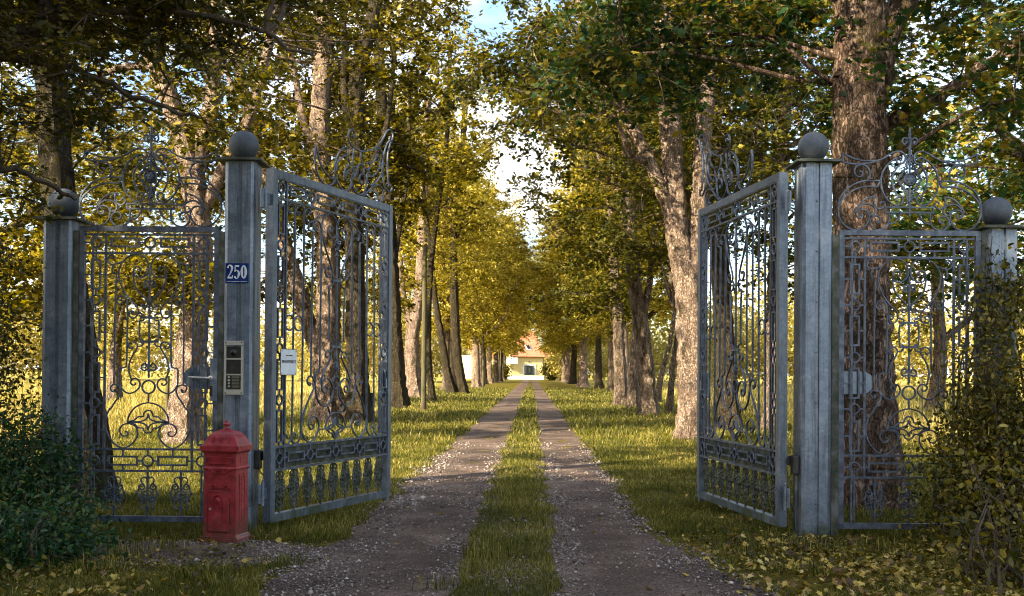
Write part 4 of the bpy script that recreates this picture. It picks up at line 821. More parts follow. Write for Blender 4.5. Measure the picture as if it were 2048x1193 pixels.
# ------------------------------------------------------------------ trees
def crown_points(ells, rng, holes=8, hr=.8):
    out = []
    for (cx_, cy_, cz_, rx, ry, rz, n) in ells:
        H = rng.normal(size=(holes, 3)); H = H/np.linalg.norm(H, axis=1)[:, None]*(.45+.5*rng.random((holes, 1)))*np.array([rx, ry, rz])
        k = 0; pts = []
        while len(pts) < n and k < 40*n:
            k += 1; v = rng.normal(size=3); v /= np.linalg.norm(v); r = rng.random()**.42
            p = v*r*np.array([rx, ry, rz])
            if np.min(np.linalg.norm(H-p, axis=1)) < hr*min(rx, rz)/4: continue
            pts.append(p+np.array([cx_, cy_, cz_]))
        out += pts
    return np.array(out)
def grow(base, limbs, ells, leaf, bark, t, rng, nleaf=110, cs=.42, lsize=.12, kind='kite', boughs=16, twig=True, flare=1.35, up=.45, sides=14, low=-99, holes=8, hr=.8, br=1.0, spray_twigs=False):
    """limbs: (world polyline, r0, r1). Builds trunk, branches and crown as parts of t (thing at base)."""
    B = np.array(base, float); tr = MB(); nodes = []; nr = []
    for i, (P, r0, r1) in enumerate(limbs):
        Q = cat_rom(np.array([tuple(p) for p in P]), 14 if r0 > .2 else 6); k = len(Q)
        r = np.linspace(r0, r1, k)
        if i == 0:
            h = Q[:, 2]-Q[0, 2]; r = r*(1+(flare-1)*np.exp(-h/.45)); Q = np.vstack([Q[0]-np.array([0, 0, .25]), Q]); r = np.concatenate([[r[0]*1.15], r]); hh_ = np.maximum(0, Q[:, 2]-Q[1, 2]); lobe = .15*np.exp(-hh_/.4)+.03
        Q = Q+rng.normal(0, .012, Q.shape)
        tr.tube(Q-B, r, sides if r0 > .1 else 8, jit=.035, lobe=lobe if i == 0 else None)
        nodes.append(Q); nr.append(r)
    tr.build('trunk', bark, t, True)
    nodes = np.vstack(nodes); nr = np.concatenate(nr)
    bb = MB(); C = crown_points(ells, rng, holes, hr)
    if boughs and len(C):
        sel = C[rng.choice(len(C), min(boughs, len(C)), replace=False)]
        new = []
        for s in sel:
            d = np.linalg.norm(nodes-s, axis=1)+1.2*np.maximum(0, nodes[:, 2]-s[2]+.3)
            j = int(np.argmin(d)); a = nodes[j]; L = np.linalg.norm(s-a)
            if L < .5: continue
            mid_ = (a+s)/2+np.array([0, 0, .12*L])+rng.normal(0, .07*L, 3); q1 = a*.7+mid_*.3+rng.normal(0, .03*L, 3)
            Q = cat_rom([a, q1, mid_, s], 5); r_ = np.linspace(min(.055+.012*L, nr[j]*.6+.01)*br, .018*br, len(Q))
            bb.tube(Q-B, r_, 7, cap=False); new.append(Q)
        if new: nodes = np.vstack([nodes]+new)
    if twig:
        for c in C:
            d = np.linalg.norm(nodes-c, axis=1)+.8*np.maximum(0, nodes[:, 2]-c[2])
            a = nodes[int(np.argmin(d))]; L = np.linalg.norm(c-a)
            if L < .15: continue
            Q = cat_rom([a, (a+c)/2+rng.normal(0, .09*L, 3), c], 3)
            bb.tube(Q-B, np.linspace(.007+.006*L, .004, len(Q)), 4, cap=False)
    if bb.n: bb.build('branches', bark, t, True)
    n = len(C)
    if n:
        w = rng.random(n)*.8+.6; cnt = (nleaf*w).astype(int)
        idx = np.repeat(np.arange(n), cnt); sc = (cs*(.7+.6*rng.random(n)))[idx][:, None]
        K = 7; D = rng.normal(size=(n, K, 3)); D[:, :, 2] = D[:, :, 2]*.35-.15; D /= np.linalg.norm(D, axis=2)[:, :, None]
        N0 = np.zeros((n, K, 3)); N0[:, :, 2] = 1; N0 += rng.normal(0, .45, (n, K, 3)); sl_ = cs*(1.1+1.1*rng.random((n, K)))
        kk = rng.integers(0, K, len(idx)); d_ = D[idx, kk]; n_ = N0[idx, kk]; ls = sl_[idx, kk][:, None]
        tt_ = rng.random(len(idx))[:, None]**.7; side = np.cross(d_, n_); side /= np.linalg.norm(side, axis=1)[:, None]+1e-6
        off = rng.normal(0, 1, (len(idx), 1)); L = C[idx]+d_*ls*tt_+side*off*ls*.20*(1.15-tt_)+rng.normal(0, 1, (len(idx), 3))*ls*.07
        L[:, 2] -= (tt_[:, 0]**2)*ls[:, 0]*.22
        if spray_twigs:
            tw = MB()
            for i in range(n):
                for k in range(K):
                    e = C[i]+D[i, k]*sl_[i, k]*.55; f = C[i]+D[i, k]*sl_[i, k]*.95; f[2] -= .2*sl_[i, k]; e[2] -= .05*sl_[i, k]
                    tw.tube(np.array([C[i], e, f])-B, [.005, .0035, .002], 3, cap=False)
            tw.build('twigs', M['twig'], t)
        keep = L[:, 2] > low; L = L[keep]
        scatter('crown', L-B, lsize, kind, leaf, t, up=up*.5, rng=rng, base_n=n_[keep]*1.1, base_d=(d_+side*np.sign(off)*.8)[keep]*1.4)
def px_tree(name, label, basepx, limbs, ells, leaf, bark, seed, group='trees of the avenue', cat='tree', Y=None, **kw):
    b = GP(*basepx) if Y is None else PX(basepx[0], basepx[1], Y); Yd = b.y; b.z = 0
    t = thing(name, label, cat, tuple(b), 0, group); rng = np.random.default_rng(seed)
    L = [([PX(p[0], p[1], Yd+(p[2] if len(p) > 2 else 0)) for p in P], r0, r1) for P, r0, r1 in limbs]
    L[0][0][0].z = 0
    grow(b, L, ells, leaf, bark, t, rng, **kw)
    return t
lg, lo, lgr = M['leaf_gold'], M['leaf_olive'], M['leaf_green']
px_tree('maple_tree', 'dark trunk rising behind the left outer post, wrapped in foliage', (182, 1012), [([(182, 1012), (168, 800), (142, 600), (120, 440), (105, 250), (95, 50), (80, -300)], .20, .13), ([(115, 400), (150, 330), (200, 290), (250, 270)], .022, .01)],
        [(-5.0, 10.8, 5.6, 2.7, 1.8, 2.3, 125), (-4.9, 11.5, 8.5, 3, 2.5, 2, 50)], lo, M['bark_dark'], 11, lsize=.08, cs=.36, nleaf=130, kind='lobed', br=.5, spray_twigs=True)
px_tree('maple_tree', 'pale footed tree seen through the bars of the side gate, forking above it', (365, 890), [
    ([(365, 890), (372, 780), (385, 650), (398, 520), (392, 400), (375, 310), (350, 230), (310, 120), (265, 40), (200, -120)], .29, .14),
    ([(388, 370), (410, 260), (425, 200), (430, 60), (440, -200)], .16, .1), ([(325, 140), (270, 132), (215, 145), (165, 165)], .09, .04), ([(396, 440), (450, 330), (500, 230), (540, 80), (560, -80)], .13, .07)],
        [(-6.2, 20, 9.2, 4.4, 3.6, 4.6, 190), (-5.8, 19, 5.4, 3.2, 2.2, 1.2, 40), (-6.4, 18.5, 3.1, 1.3, 1.2, .65, 26)], M['leaf_mix'], M['bark_pale'], 12, lsize=.11, nleaf=160, kind='lobed', spray_twigs=True)
px_tree('maple_tree', 'two stemmed tree behind the left gate leaf, one stem leaning left', (650, 850), [
    ([(652, 852), (652, 760), (656, 640), (656, 520), (648, 400), (640, 280), (645, 150), (650, 20), (655, -150)], .36, .2),
    ([(690, 852), (668, 790), (640, 715), (608, 620), (585, 540), (560, 450), (530, 350), (500, 230), (470, 100)], .26, .12), ([(645, 330), (610, 250), (590, 150), (560, 30)], .12, .06)],
        [(-6.0, 29, 10.5, 4.4, 3.8, 5.4, 160), (-5.4, 27.5, 5.5, 3.0, 2.0, 1.3, 28), (-7.2, 28, 4.0, 2.2, 1.8, .9, 26)], M['leaf_mix'], M['bark_pale'], 13, lsize=.14, nleaf=150, cs=.48)
px_tree('maple_tree', 'tall dark straight tree right behind the free end of the left gate leaf', (717, 852), [
    ([(717, 854), (713, 700), (710, 560), (708, 400), (712, 280), (715, 150), (740, 60), (760, -60)], .29, .16), ([(712, 300), (690, 200), (690, 80), (670, -50)], .12, .07), ([(711, 420), (745, 330), (775, 240), (790, 100)], .11, .05)],
        [(-4.2, 29, 11, 3.4, 3, 5, 100), (-3.4, 28, 7.0, 1.9, 1.6, 1.2, 22)], M['leaf_mix'], M['bark_dark'], 14, lsize=.14, nleaf=150, cs=.45)
px_tree('maple_tree', 'dark tree just past the free end of the left gate leaf, before the first pole', (796, 817), [
    ([(798, 818), (790, 700), (785, 600), (778, 450), (770, 300), (760, 150), (755, 0)], .34, .18), ([(783, 560), (800, 450), (815, 350), (820, 200)], .12, .06)],
        [(-4.9, 41, 12, 4.2, 3.6, 6.2, 140), (-6.4, 41, 4.9, 3.0, 2.2, 1.1, 34)], lg, M['bark_dark'], 15, lsize=.17, cs=.55)
px_tree('maple_tree', 'pale stout tree forking low, left of the first pole', (831, 796), [
    ([(831, 797), (824, 720), (826, 660), (838, 600), (845, 480), (850, 350), (855, 200)], .44, .2), ([(826, 665), (808, 600), (800, 520), (795, 400)], .22, .12)],
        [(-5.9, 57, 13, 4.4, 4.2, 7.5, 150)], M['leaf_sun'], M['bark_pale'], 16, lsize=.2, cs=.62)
px_tree('maple_tree', 'slender dark tree immediately right of the first pole', (864, 807), [
    ([(866, 808), (856, 700), (860, 560), (868, 470), (885, 350), (895, 250), (900, 100)], .15, .09), ([(862, 500), (850, 400), (845, 300)], .08, .05)],
        [(-3.9, 47, 11.5, 2.8, 2.8, 4.5, 70), (-1.9, 48, 15, 1.6, 2, 2.2, 12)], lg, M['bark_dark'], 17, lsize=.18, cs=.55)
px_tree('maple_tree', 'tall dark tree with a crooked branch, midway along the left row', (923, 788), [
    ([(925, 789), (913, 700), (909, 600), (906, 480), (912, 400), (925, 300), (930, 200)], .33, .18), ([(907, 500), (925, 440), (945, 390), (955, 330)], .12, .06), ([(908, 590), (885, 520), (880, 420)], .13, .07)],
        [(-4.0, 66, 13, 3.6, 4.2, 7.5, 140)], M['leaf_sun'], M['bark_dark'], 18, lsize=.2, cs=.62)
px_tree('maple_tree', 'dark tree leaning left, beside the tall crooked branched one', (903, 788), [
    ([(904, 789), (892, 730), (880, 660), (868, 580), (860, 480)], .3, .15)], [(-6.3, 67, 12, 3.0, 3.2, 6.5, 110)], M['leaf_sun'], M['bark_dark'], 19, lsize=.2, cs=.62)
# right row
px_tree('plane_tree', 'massive flaky barked trunk behind the right ornate panel', (1738, 1015), [
    ([(1742, 1017), (1734, 850), (1727, 700), (1722, 550), (1722, 400), (1720, 260), (1718, 120), (1722, -60), (1730, -400)], .315, .24),
    ([(1748, 170), (1775, 60), (1830, -30), (1900, -150)], .17, .1), ([(1755, 262), (1800, 235), (1850, 212), (1900, 180), (1960, 140), (2048, 75), (2120, 20)], .085, .045), ([(1720, 120), (1680, 20), (1640, -120)], .1, .06)],
        [(4.6, 10.9, 5.7, 2.4, 1.6, 1.9, 80), (5.7, 9.8, 4.2, 1.1, 1.2, 1.2, 24), (1.7, 11.2, 5.3, 1.5, 1.3, .95, 60)], lgr, M['bark_plane'], 21, lsize=.085, cs=.36, nleaf=120, kind='maple', sides=28, br=.42, spray_twigs=True)
px_tree('plane_tree', 'pale forked trunk immediately left of the right gate leaf', (1385, 882), [
    ([(1388, 885), (1385, 800), (1380, 680), (1373, 570), (1357, 480), (1348, 380), (1343, 280), (1335, 180), (1330, 60), (1325, -150)], .29, .18),
    ([(1376, 580), (1395, 470), (1402, 350), (1410, 240), (1420, 100), (1430, -100)], .21, .14), ([(1352, 450), (1325, 385), (1293, 310), (1268, 260), (1238, 205), (1208, 150), (1170, 60), (1150, -60)], .15, .08)],
        [(3.8, 21.6, 9.5, 4.4, 3.6, 4.6, 200), (.9, 20, 7.3, 2.2, 2.2, 1.5, 60), (4.6, 22.5, 5.2, 2.4, 1.6, 1.2, 28)], lo, M['bark_pale'], 22, lsize=.115, sides=22, kind='lobed', spray_twigs=True)
px_tree('maple_tree', 'dark tree seen through the middle of the right gate leaf', (1456, 862), [
    ([(1458, 864), (1450, 700), (1440, 500), (1430, 300), (1425, 100), (1425, -100)], .27, .16)], [(5.2, 26, 8.5, 2.8, 2.6, 3.6, 120)], lo, M['bark_dark'], 23, lsize=.14, cs=.45)
px_tree('maple_tree', 'straight tree between the right gate leaf and its post, pale higher up', (1545, 862), [
    ([(1548, 864), (1548, 700), (1555, 500), (1562, 300), (1575, 150), (1580, 0), (1580, -200)], .23, .15), ([(1557, 420), (1530, 330), (1515, 200)], .09, .05)],
        [(7.0, 26, 9, 3.8, 3.4, 4.6, 120), (7.6, 25, 4.2, 2.2, 1.8, 1.0, 20)], lo, M['bark'], 24, lsize=.14, cs=.45)
px_tree('maple_tree', 'rough grey trunk, first beyond the pale forked one on the right', (1296, 834), [
    ([(1298, 836), (1292, 740), (1281, 640), (1268, 560), (1262, 460), (1258, 350), (1255, 200)], .28, .18), ([(1283, 650), (1300, 560), (1310, 450)], .13, .07)],
        [(4.3, 32, 10.5, 4.8, 3.8, 5.8, 190), (3.6, 31, 5.2, 2.6, 1.8, 1.0, 34)], lo, M['bark'], 25, lsize=.15, cs=.48)
px_tree('maple_tree', 'smooth narrow trunk between the two rough ones on the right', (1263, 818), [
    ([(1264, 819), (1268, 720), (1274, 600), (1280, 450), (1285, 300)], .2, .12)], [(5.0, 39, 10.5, 3.2, 3, 5, 130)], lg, M['bark'], 26, lsize=.16, cs=.48)
px_tree('maple_tree', 'brown rough trunk, second thick one beyond the forked tree on the right', (1243, 813), [
    ([(1244, 814), (1239, 720), (1236, 640), (1228, 520), (1222, 400)], .28, .18)], [(4.4, 44, 11.5, 4.8, 4.2, 6.2, 240), (3.8, 44, 4.6, 2.8, 2, 1.1, 40), (1.6, 45, 13, 2.2, 2.5, 2.5, 20)], lo, M['bark'], 27, lsize=.17, cs=.55)
px_tree('maple_tree', 'thin leaning stem just left of the pale forked trunk', (1338, 829), [
    ([(1339, 830), (1345, 740), (1354, 680), (1365, 600), (1372, 500)], .11, .07)], [(6.0, 34, 8, 2.0, 2, 2.5, 46)], lo, M['bark'], 28, lsize=.15, cs=.48)
px_tree('maple_tree', 'thin leaning stem farther back between the rough trunk and the forked one', (1314, 806), [
    ([(1315, 807), (1325, 740), (1340, 690), (1350, 620)], .14, .09)], [(7.6, 50, 9, 2.4, 2, 3, 56)], lg, M['bark'], 29, lsize=.17, cs=.55)
px_tree('hawthorn_tree', 'small leaved hawthorn hanging over the left posts from outside the picture', (-330, 1150), [
    ([(-330, 1150), (-320, 800), (-260, 500), (-150, 250), (-20, 100), (120, 30)], .12, .05), ([(-200, 340), (-60, 330), (60, 350), (150, 400)], .035, .012), ([(-30, 110), (150, 140), (290, 200), (400, 240)], .03, .01), ([(100, 40), (300, 20), (480, 50), (620, 110)], .03, .01)],
        [(-3.45, 6.9, 3.75, 1.25, .8, .85, 110), (-2.35, 7.1, 4.05, 1.1, .6, .45, 46), (-3.85, 7.0, 2.65, .5, .4, .5, 22), (-4.0, 6.9, 5.2, 2.0, 1.2, 1.2, 110), (-1.5, 7.2, 4.3, .8, .5, .3, 14)],
        M['leaf_haw'], M['twig'], 31, group=None, Y=6.9, lsize=.048, cs=.2, nleaf=110, kind='lobed', spray_twigs=True, boughs=24, flare=1.1, up=.2, sides=10)
def place_tree(name, label, x, y, h, ells, leaf, bark, seed, group, r=.28, **kw):
    t = thing(name, label, 'tree', (x, y, 0), 0, group); rng = np.random.default_rng(seed)
    L = [([(x, y, 0), (x+rng.normal(0, .15), y, h*.2), (x+rng.normal(0, .3), y, h*.45), (x+rng.normal(0, .5), y, h*.8)], r, r*.3)]
    for k in range(4):
        a = rng.random()*6.28; z0 = h*(.22+.12*k)
        L.append(([(x, y, z0), (x+.12*h*math.cos(a), y+.12*h*math.sin(a), z0+h*.10), (x+.17*h*math.cos(a), y+.17*h*math.sin(a), z0+h*.24)], r*.45, r*.15))
    grow((x, y, 0), L, [(x+e[0], y+e[1])+tuple(e[2:]) for e in ells], leaf, bark, t, rng, **kw)
    return t
place_tree('maple_tree', 'green tree filling the sky at the far right, behind the bush', 9.0, 16.5, 10, [(0, 0, 6.4, 3.6, 3, 3.6, 120), (-1.5, -1.5, 3.6, 2.2, 1.8, 1.2, 26)], lgr, M['bark_dark'], 41, 'side trees', lsize=.12, cs=.5, kind='maple')
place_tree('maple_tree', 'golden tree at the far left edge behind the creeper', -12.0, 23, 12, [(0, 0, 7.0, 4.0, 3, 4.4, 200), (1, -1, 3.2, 3, 1.8, 1.2, 50)], lg, M['bark_dark'], 42, 'side trees', lsize=.14, cs=.48)
place_tree('maple_tree', 'bright tree in the meadow seen low between the side gate bars', -15.5, 40, 11, [(0, 0, 6.5, 4.5, 4, 4.4, 150)], lg, M['bark'], 43, 'side trees', lsize=.18, cs=.55)
place_tree('maple_tree', 'sunlit tree right of the massive trunk, beyond the panel', 14.0, 34, 11, [(0, 0, 6.5, 4.2, 4, 4.4, 150)], lg, M['bark'], 44, 'side trees', lsize=.17, cs=.55)
# shading trees left of and behind the camera (out of the picture, their shade falls on the gate)
for i, (x, y) in enumerate([(-10, -.3), (-7, -6.0), (-15, -4), (-3.5, -12), (-13, -13), (-8.5, -3)]):
    if i == 0: sh = place_tree('maple_tree', 'tree outside the picture on the left that shades the gate', x, y, 14, [(0, 0, 7.5, 4.6, 4.2, 5.2, 300), (0, 0, 3.2, 3.6, 3.4, 1.8, 90)], lo, M['bark_dark'], 51, 'shade trees outside the picture', lsize=.24, cs=.6, nleaf=60, twig=False)
    else:
        c = copy_tree(sh); c.location = (x, y, 0); c.rotation_euler.z = i*1.7
# prototypes for the far part of the rows
far_protos = []
for k in range(3):
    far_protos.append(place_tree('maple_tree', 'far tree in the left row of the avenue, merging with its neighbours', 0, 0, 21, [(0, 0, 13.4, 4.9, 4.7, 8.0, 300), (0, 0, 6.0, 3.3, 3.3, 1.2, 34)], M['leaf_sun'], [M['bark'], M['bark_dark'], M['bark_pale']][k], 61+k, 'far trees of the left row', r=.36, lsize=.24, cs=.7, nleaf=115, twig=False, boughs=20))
used = set()
def far_tree(k, x, y, s, rot, side):
    global used
    p = far_protos[k]
    c = p if k not in used else copy_tree(p)
    used.add(k); c.location = (x, y, 0); c.rotation_euler.z = rot; c.scale = (s*random.uniform(.9, 1.08),)*2+((s if s < 1.1 else .96*random.uniform(.95, 1.05)),)
    c['label'] = {'L': 'far tree in the left row of the avenue, merging with its neighbours', 'R': 'far tree in the right row of the avenue, merging with its neighbours', 'B': 'tree standing behind the yellow house'}[side]
    c['group'] = {'L': 'far trees of the left row', 'R': 'far trees of the right row', 'B': 'trees behind the house'}[side]
for i, y in enumerate([77, 86, 96, 107, 119, 132, 146, 162, 180, 200]): far_tree(i % 3, axis(y)-(6.1 if y < 95 else 5.0 if y < 125 else 4.8)-random.random()*.6, y, random.uniform(.86, 1.0) if y < 95 else 1.2, random.random()*6, 'L')
for i, y in enumerate([56, 64, 78, 90, 102, 115, 129, 145, 162, 181]): far_tree((i+1) % 3, axis(y)+5.3+random.random()*.6+(.5 if y < 95 else 0)-(.3 if y > 125 else 0), y, random.uniform(.86, 1.0) if y < 95 else 1.2, random.random()*6, 'R')
for i, (x, y) in enumerate([(-14, 262), (-4, 256), (4, 262), (17, 258), (27, 264), (-25, 258)]): far_tree(i % 3, x, y, 1.0, i*1.1, 'B')
# distant woods
def wood(name, x0, x1, y0, y1, h, n, label=None):
    rng = np.random.default_rng(int(abs(x0*7)+n)); nb = int(abs(x1-x0)*1.1)
    cx_ = x0+(x1-x0)*rng.random(nb); cy_ = y0+(y1-y0)*rng.random(nb); hh = h*(.55+.6*rng.random(nb)); i = rng.integers(0, nb, n)
    v = rng.normal(size=(n, 3)); v /= np.linalg.norm(v, axis=1)[:, None]; r = rng.random(n)[:, None]**.4
    P = v*r*np.stack([3.0+hh[i]*.12, 3.0+hh[i]*.1, hh[i]*.5], 1)+np.stack([cx_[i], cy_[i], hh[i]*.5], 1); P = P[P[:, 2] > 0]
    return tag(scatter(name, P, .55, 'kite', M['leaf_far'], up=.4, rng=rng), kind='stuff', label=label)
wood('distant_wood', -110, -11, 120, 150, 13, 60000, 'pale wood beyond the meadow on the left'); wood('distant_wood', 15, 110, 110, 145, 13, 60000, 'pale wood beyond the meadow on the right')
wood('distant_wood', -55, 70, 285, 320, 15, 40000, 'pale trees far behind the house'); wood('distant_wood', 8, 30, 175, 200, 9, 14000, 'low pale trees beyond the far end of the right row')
def shrub(name, label, x, y, e, n, leaf, lsize, seed, kind='oval', nleaf=90, cs=.22, group=None, cat='bush', low=.0, stems=14):
    t = thing(name, label, cat, (x, y, 0), 0, group); rng = np.random.default_rng(seed)
    C = crown_points([tuple(q)+(int(n*w_),) for q, w_ in e], rng, 4, .5)
    b = MB(); 
    for k in range(stems):
        c = C[rng.integers(len(C))]; a = np.array([x+rng.normal(0, .25), y+rng.normal(0, .15), 0.]); a[0] = a[0]*.5+c[0]*.5
        Q = cat_rom([a, a*.5+c*.5+rng.normal(0, .1, 3), c+np.array([0, 0, .15])], 4); b.tube(Q-np.array([x, y, 0]), np.linspace(.012, .004, len(Q)), 5, cap=False)
    nodes = np.vstack(b.V)+np.array([x, y, 0])
    for c in C:
        a = nodes[int(np.argmin(np.linalg.norm(nodes-c, axis=1)))]
        Q = np.array([a, (a+c)/2+rng.normal(0, .04, 3), c+rng.normal(0, .05, 3)+np.array([0, 0, .08])]); b.tube(Q-np.array([x, y, 0]), [.004, .003, .002], 3, cap=False)
    b.build('stems', M['twig'], t)
    i = rng.integers(0, len(C), n*nleaf//3); P = C[i]+rng.normal(size=(len(i), 3))*cs*np.array([1, 1, .9]); P = P[P[:, 2] > low]
    scatter('foliage', P-np.array([x, y, 0]), lsize, kind, leaf, t, up=.3, rng=rng)
    return t
shrub('creeper', 'dark green creeper swallowing the foot of the left outer post', -3.85, 8.25, [((-3.95, 8.3, .48, .42, .26, .58), .45), ((-3.85, 8.0, .22, .6, .4, .3), .45)], 430, M['leaf_ivy'], .036, 71, nleaf=110, cs=.11, cat='creeper')
shrub('hedge', 'leafy hedge at the left edge, meadow glinting through it', -4.5, 8.9, [((-4.72, 8.7, 1.4, .62, .3, 1.6), 1)], 520, M['leaf_haw'], .042, 72, nleaf=70, cs=.14, cat='hedge')
shrub('bramble_bush', 'tangled brown green bush covering the right outer post', 3.85, 8.0, [((4.1, 8.1, .95, .6, .42, 1.1), .42), ((3.75, 8.15, .55, .55, .35, .65), .25), ((4.3, 7.6, .6, .7, .5, .8), .33)], 760, M['leaf_bush'], .038, 73, nleaf=110, cs=.12, stems=50)
shrub('bramble_bush', 'thin leafy shoots climbing in front of the right outer post shaft', 4.02, 8.3, [((4.0, 8.35, 1.95, .25, .12, .5), 1)], 60, M['leaf_bush'], .045, 74, nleaf=50, cs=.1, stems=12)
shrub('bramble_bush', 'bigger leaved bramble at the bottom right corner', 3.3, 6.6, [((3.45, 6.75, .18, .6, .35, .28), .6), ((3.25, 6.9, .5, .3, .3, .5), .4)], 80, M['leaf_bush'], .055, 75, kind='oval', nleaf=36, cs=.12, stems=24)
shrub('creeper', 'low creeping greenery at the bottom left corner', -3.3, 7.0, [((-3.5, 7.2, .12, .65, .5, .2), 1)], 260, M['leaf_ivy'], .045, 76, nleaf=60, cs=.11, cat='creeper')
for i, (x, y) in enumerate([(-7.0, 2.6), (-6.2, -1.5), (-7.0, 5.6)]):  # unseen bushes added to block low sun under the crowns
    if i == 0: s0 = shrub('shade_bush', 'tall unseen bush on the left, added to shade the foreground', x, y, [((x, y, 1.9, 1.3, 1.3, 1.9), 1)], 240, M['leaf_haw'], .14, 77, nleaf=110, cs=.3, group='bushes outside the picture')
    else: c = copy_tree(s0); c.location = (x, y, 0); c.rotation_euler.z = i
for i, (px, py, w_, h_) in enumerate([(1112, 763, 2.6, 3.6), (998, 763, 1.9, 3.0)]):
    b = GP(px, py); x, y = b.x, 190
    x = PX(px, py, y).x
    shrub('clipped_bush', ['dark bush right of the yellow house front', 'dark bush left of the yellow house front'][i], x, y, [((x, y, h_*.5, w_, w_, h_*.55), 1)], 200, M['leaf_olive'], .3, 80+i, nleaf=110, cs=.4, group='bushes beside the house')
# ------------------------------------------------------------------ poles, stump, posts, wire fence
for (px, py, h, lab) in [(847, 824, 5.7, 'nearest bare wooden pole on the left verge'), (966, 777, 6.0, 'second bare wooden pole on the left verge, smaller with distance'), (1001, 764, 6.3, 'farthest wooden pole, close to the house on the left')]:
    b = GP(px, py); t = thing('wooden_pole', lab, 'pole', tuple(b), 0, 'poles along the left verge')
    MB().tube([(0, 0, -.2), (0, 0, h*.5), (0, 0, h)], [.095, .088, .075], 16).build('shaft', M['wood'], t, True)
    MB().lathe((0, 0, 0), [(.098, -.1), (.1, .30), (.094, .31)], 16).build('tarred_foot', M['rust'], t, True)
    MB().lathe((0, 0, h), [(.078, 0), (.078, .02), (.03, .05)], 14).build('cap', M['rust'], t, True)
b = GP(737, 846); t = tag(MB().lathe((0, 0, 0), [(.19, -.1), (.17, .1), (.15, .4), (.155, .75), (.14, .8), (.05, .78)], 14).build('tree_stump', M['bark_dark'], None, True), 'dark broken stump beside the tall dark tree behind the left gate leaf', 'stump'); t.location = b
for (px, py, h, lab) in [(333, 872, 1.25, 'pale wooden stake in the meadow behind the side gate'), (1841, 865, 1.3, 'pale wooden stake behind the right ornate panel'), (640, 800, 1.2, 'dark stake far back between the bars of the left gate leaf')]:
    b = GP(px, py); t = MB().tube([(0, 0, -.1), (.01, 0, h*.6), (.02, 0, h)], [.045, .042, .035], 9).build('fence_stake', M['wood'], None, True); t.location = b; tag(t, lab, 'stake', 'stakes in the meadow')
wf = thing('wire_fence', 'old wire mesh fence running left from the left outer post', 'fence', (-4.0, 8.95, 0))
for x in (-.02, -1.9): MB().lathe((x, 0, 0), [(.025, -.1), (.025, 1.45), (.005, 1.47)], 10).build('post', M['rust'], wf)
m = MB()
for z in np.arange(.05, 1.45, .1): m.box((-.98, 0, z), (1.85, .003, .003))
for x in np.arange(-1.88, -.06, .07): m.box((x, .002, .74), (.0025, .0025, 1.4))
m.build('wire_mesh', M['rust'], wf)
# ------------------------------------------------------------------ the house at the end of the drive
plaster = noisy('yellow_plaster', [(.4, (.62, .50, .22)), (.6, (.70, .57, .27))], scale=1.5, rough=.9, bump=0)
tiles = noisy('clay_roof_tiles', [(.35, (.48, .16, .08)), (.65, (.60, .24, .13))], scale=3, rough=.8, bump=0, detail=8)
hwhite = noisy('white_render', [(.4, (.72, .70, .66)), (.6, (.8, .78, .74))], scale=2, rough=.8, bump=0)
dark_g = noisy('dark_green_door', [(.4, (.012, .03, .03)), (.6, (.02, .045, .045))], rough=.4, bump=0)
hs = thing('house', 'yellow house with red tiled roof at the end of the driveway', 'house', tuple(PX(1054, 760, 222))[:2]+(0,), math.radians(26))
def hz_(py): return EYE+(746.2-py)/2050*222
e_ = hz_(711); Wh = 7.8; Dh = 10.5; rz_ = e_+Dh/2*1.02
m = MB(); m.box((0, Dh/2, e_/2), (Wh, Dh, e_))
m.add([(-Wh/2, .0, e_), (-Wh/2, Dh, e_), (-Wh/2, Dh/2, rz_), (Wh/2, .0, e_), (Wh/2, Dh, e_), (Wh/2, Dh/2, rz_)], [(0, 1, 2), (3, 5, 4), (0, 2, 5, 3), (1, 4, 5, 2), (0, 3, 4, 1)])
m.box((Wh/2+1.6, 2.4, e_/2-.2), (3.2, 4, e_-.4)); m.build('wall', plaster, hs)
def roof(x0, x1, y0, y1, z0, z1, name, th=.2):
    L = math.hypot(y1-y0, z1-z0); n = int(L/.34); m = MB()
    for i in range(n):
        a, b_ = i/n, (i+1)/n
        ya, za, yb, zb = y0+(y1-y0)*a, z0+(z1-z0)*a, y0+(y1-y0)*b_, z0+(z1-z0)*b_
        m.add([(x0, ya, za+.05), (x1, ya, za+.05), (x1, yb, zb), (x0, yb, zb), (x0, ya, za-th), (x1, ya, za-th), (x1, yb, zb-th), (x0, yb, zb-th)], [(0, 1, 2, 3), (4, 7, 6, 5), (0, 4, 5, 1), (0, 3, 7, 4), (1, 5, 6, 2), (3, 2, 6, 7)])
    return m.build(name, tiles, hs)
roof(-Wh/2-.35, Wh/2+.3, -.5, Dh/2, e_-.3, rz_+.2, 'roof'); roof(-Wh/2-.35, Wh/2+.3, Dh+.5, Dh/2, e_-.3, rz_+.2, 'roof')
roof(Wh/2+.35, Wh/2+3.6, -.1, 3.0, e_-.6, e_+2.2, 'roof')
m = MB(); m.add([(-Wh/2-.42, -.55, e_-.55), (-Wh/2-.42, Dh/2, rz_-.05), (-Wh/2-.42, Dh/2, rz_+.3), (-Wh/2-.42, -.55, e_-.15), (-Wh/2-.36, -.55, e_-.55), (-Wh/2-.36, Dh/2, rz_-.05), (-Wh/2-.36, Dh/2, rz_+.3), (-Wh/2-.36, -.55, e_-.15)], [(0, 1, 2, 3), (4, 7, 6, 5), (0, 4, 5, 1), (1, 5, 6, 2), (2, 6, 7, 3), (3, 7, 4, 0)])
m.box((-Wh/2-.15, -.45, e_-.55), (.55, .3, .5)); m.build('barge_board', hwhite, hs)
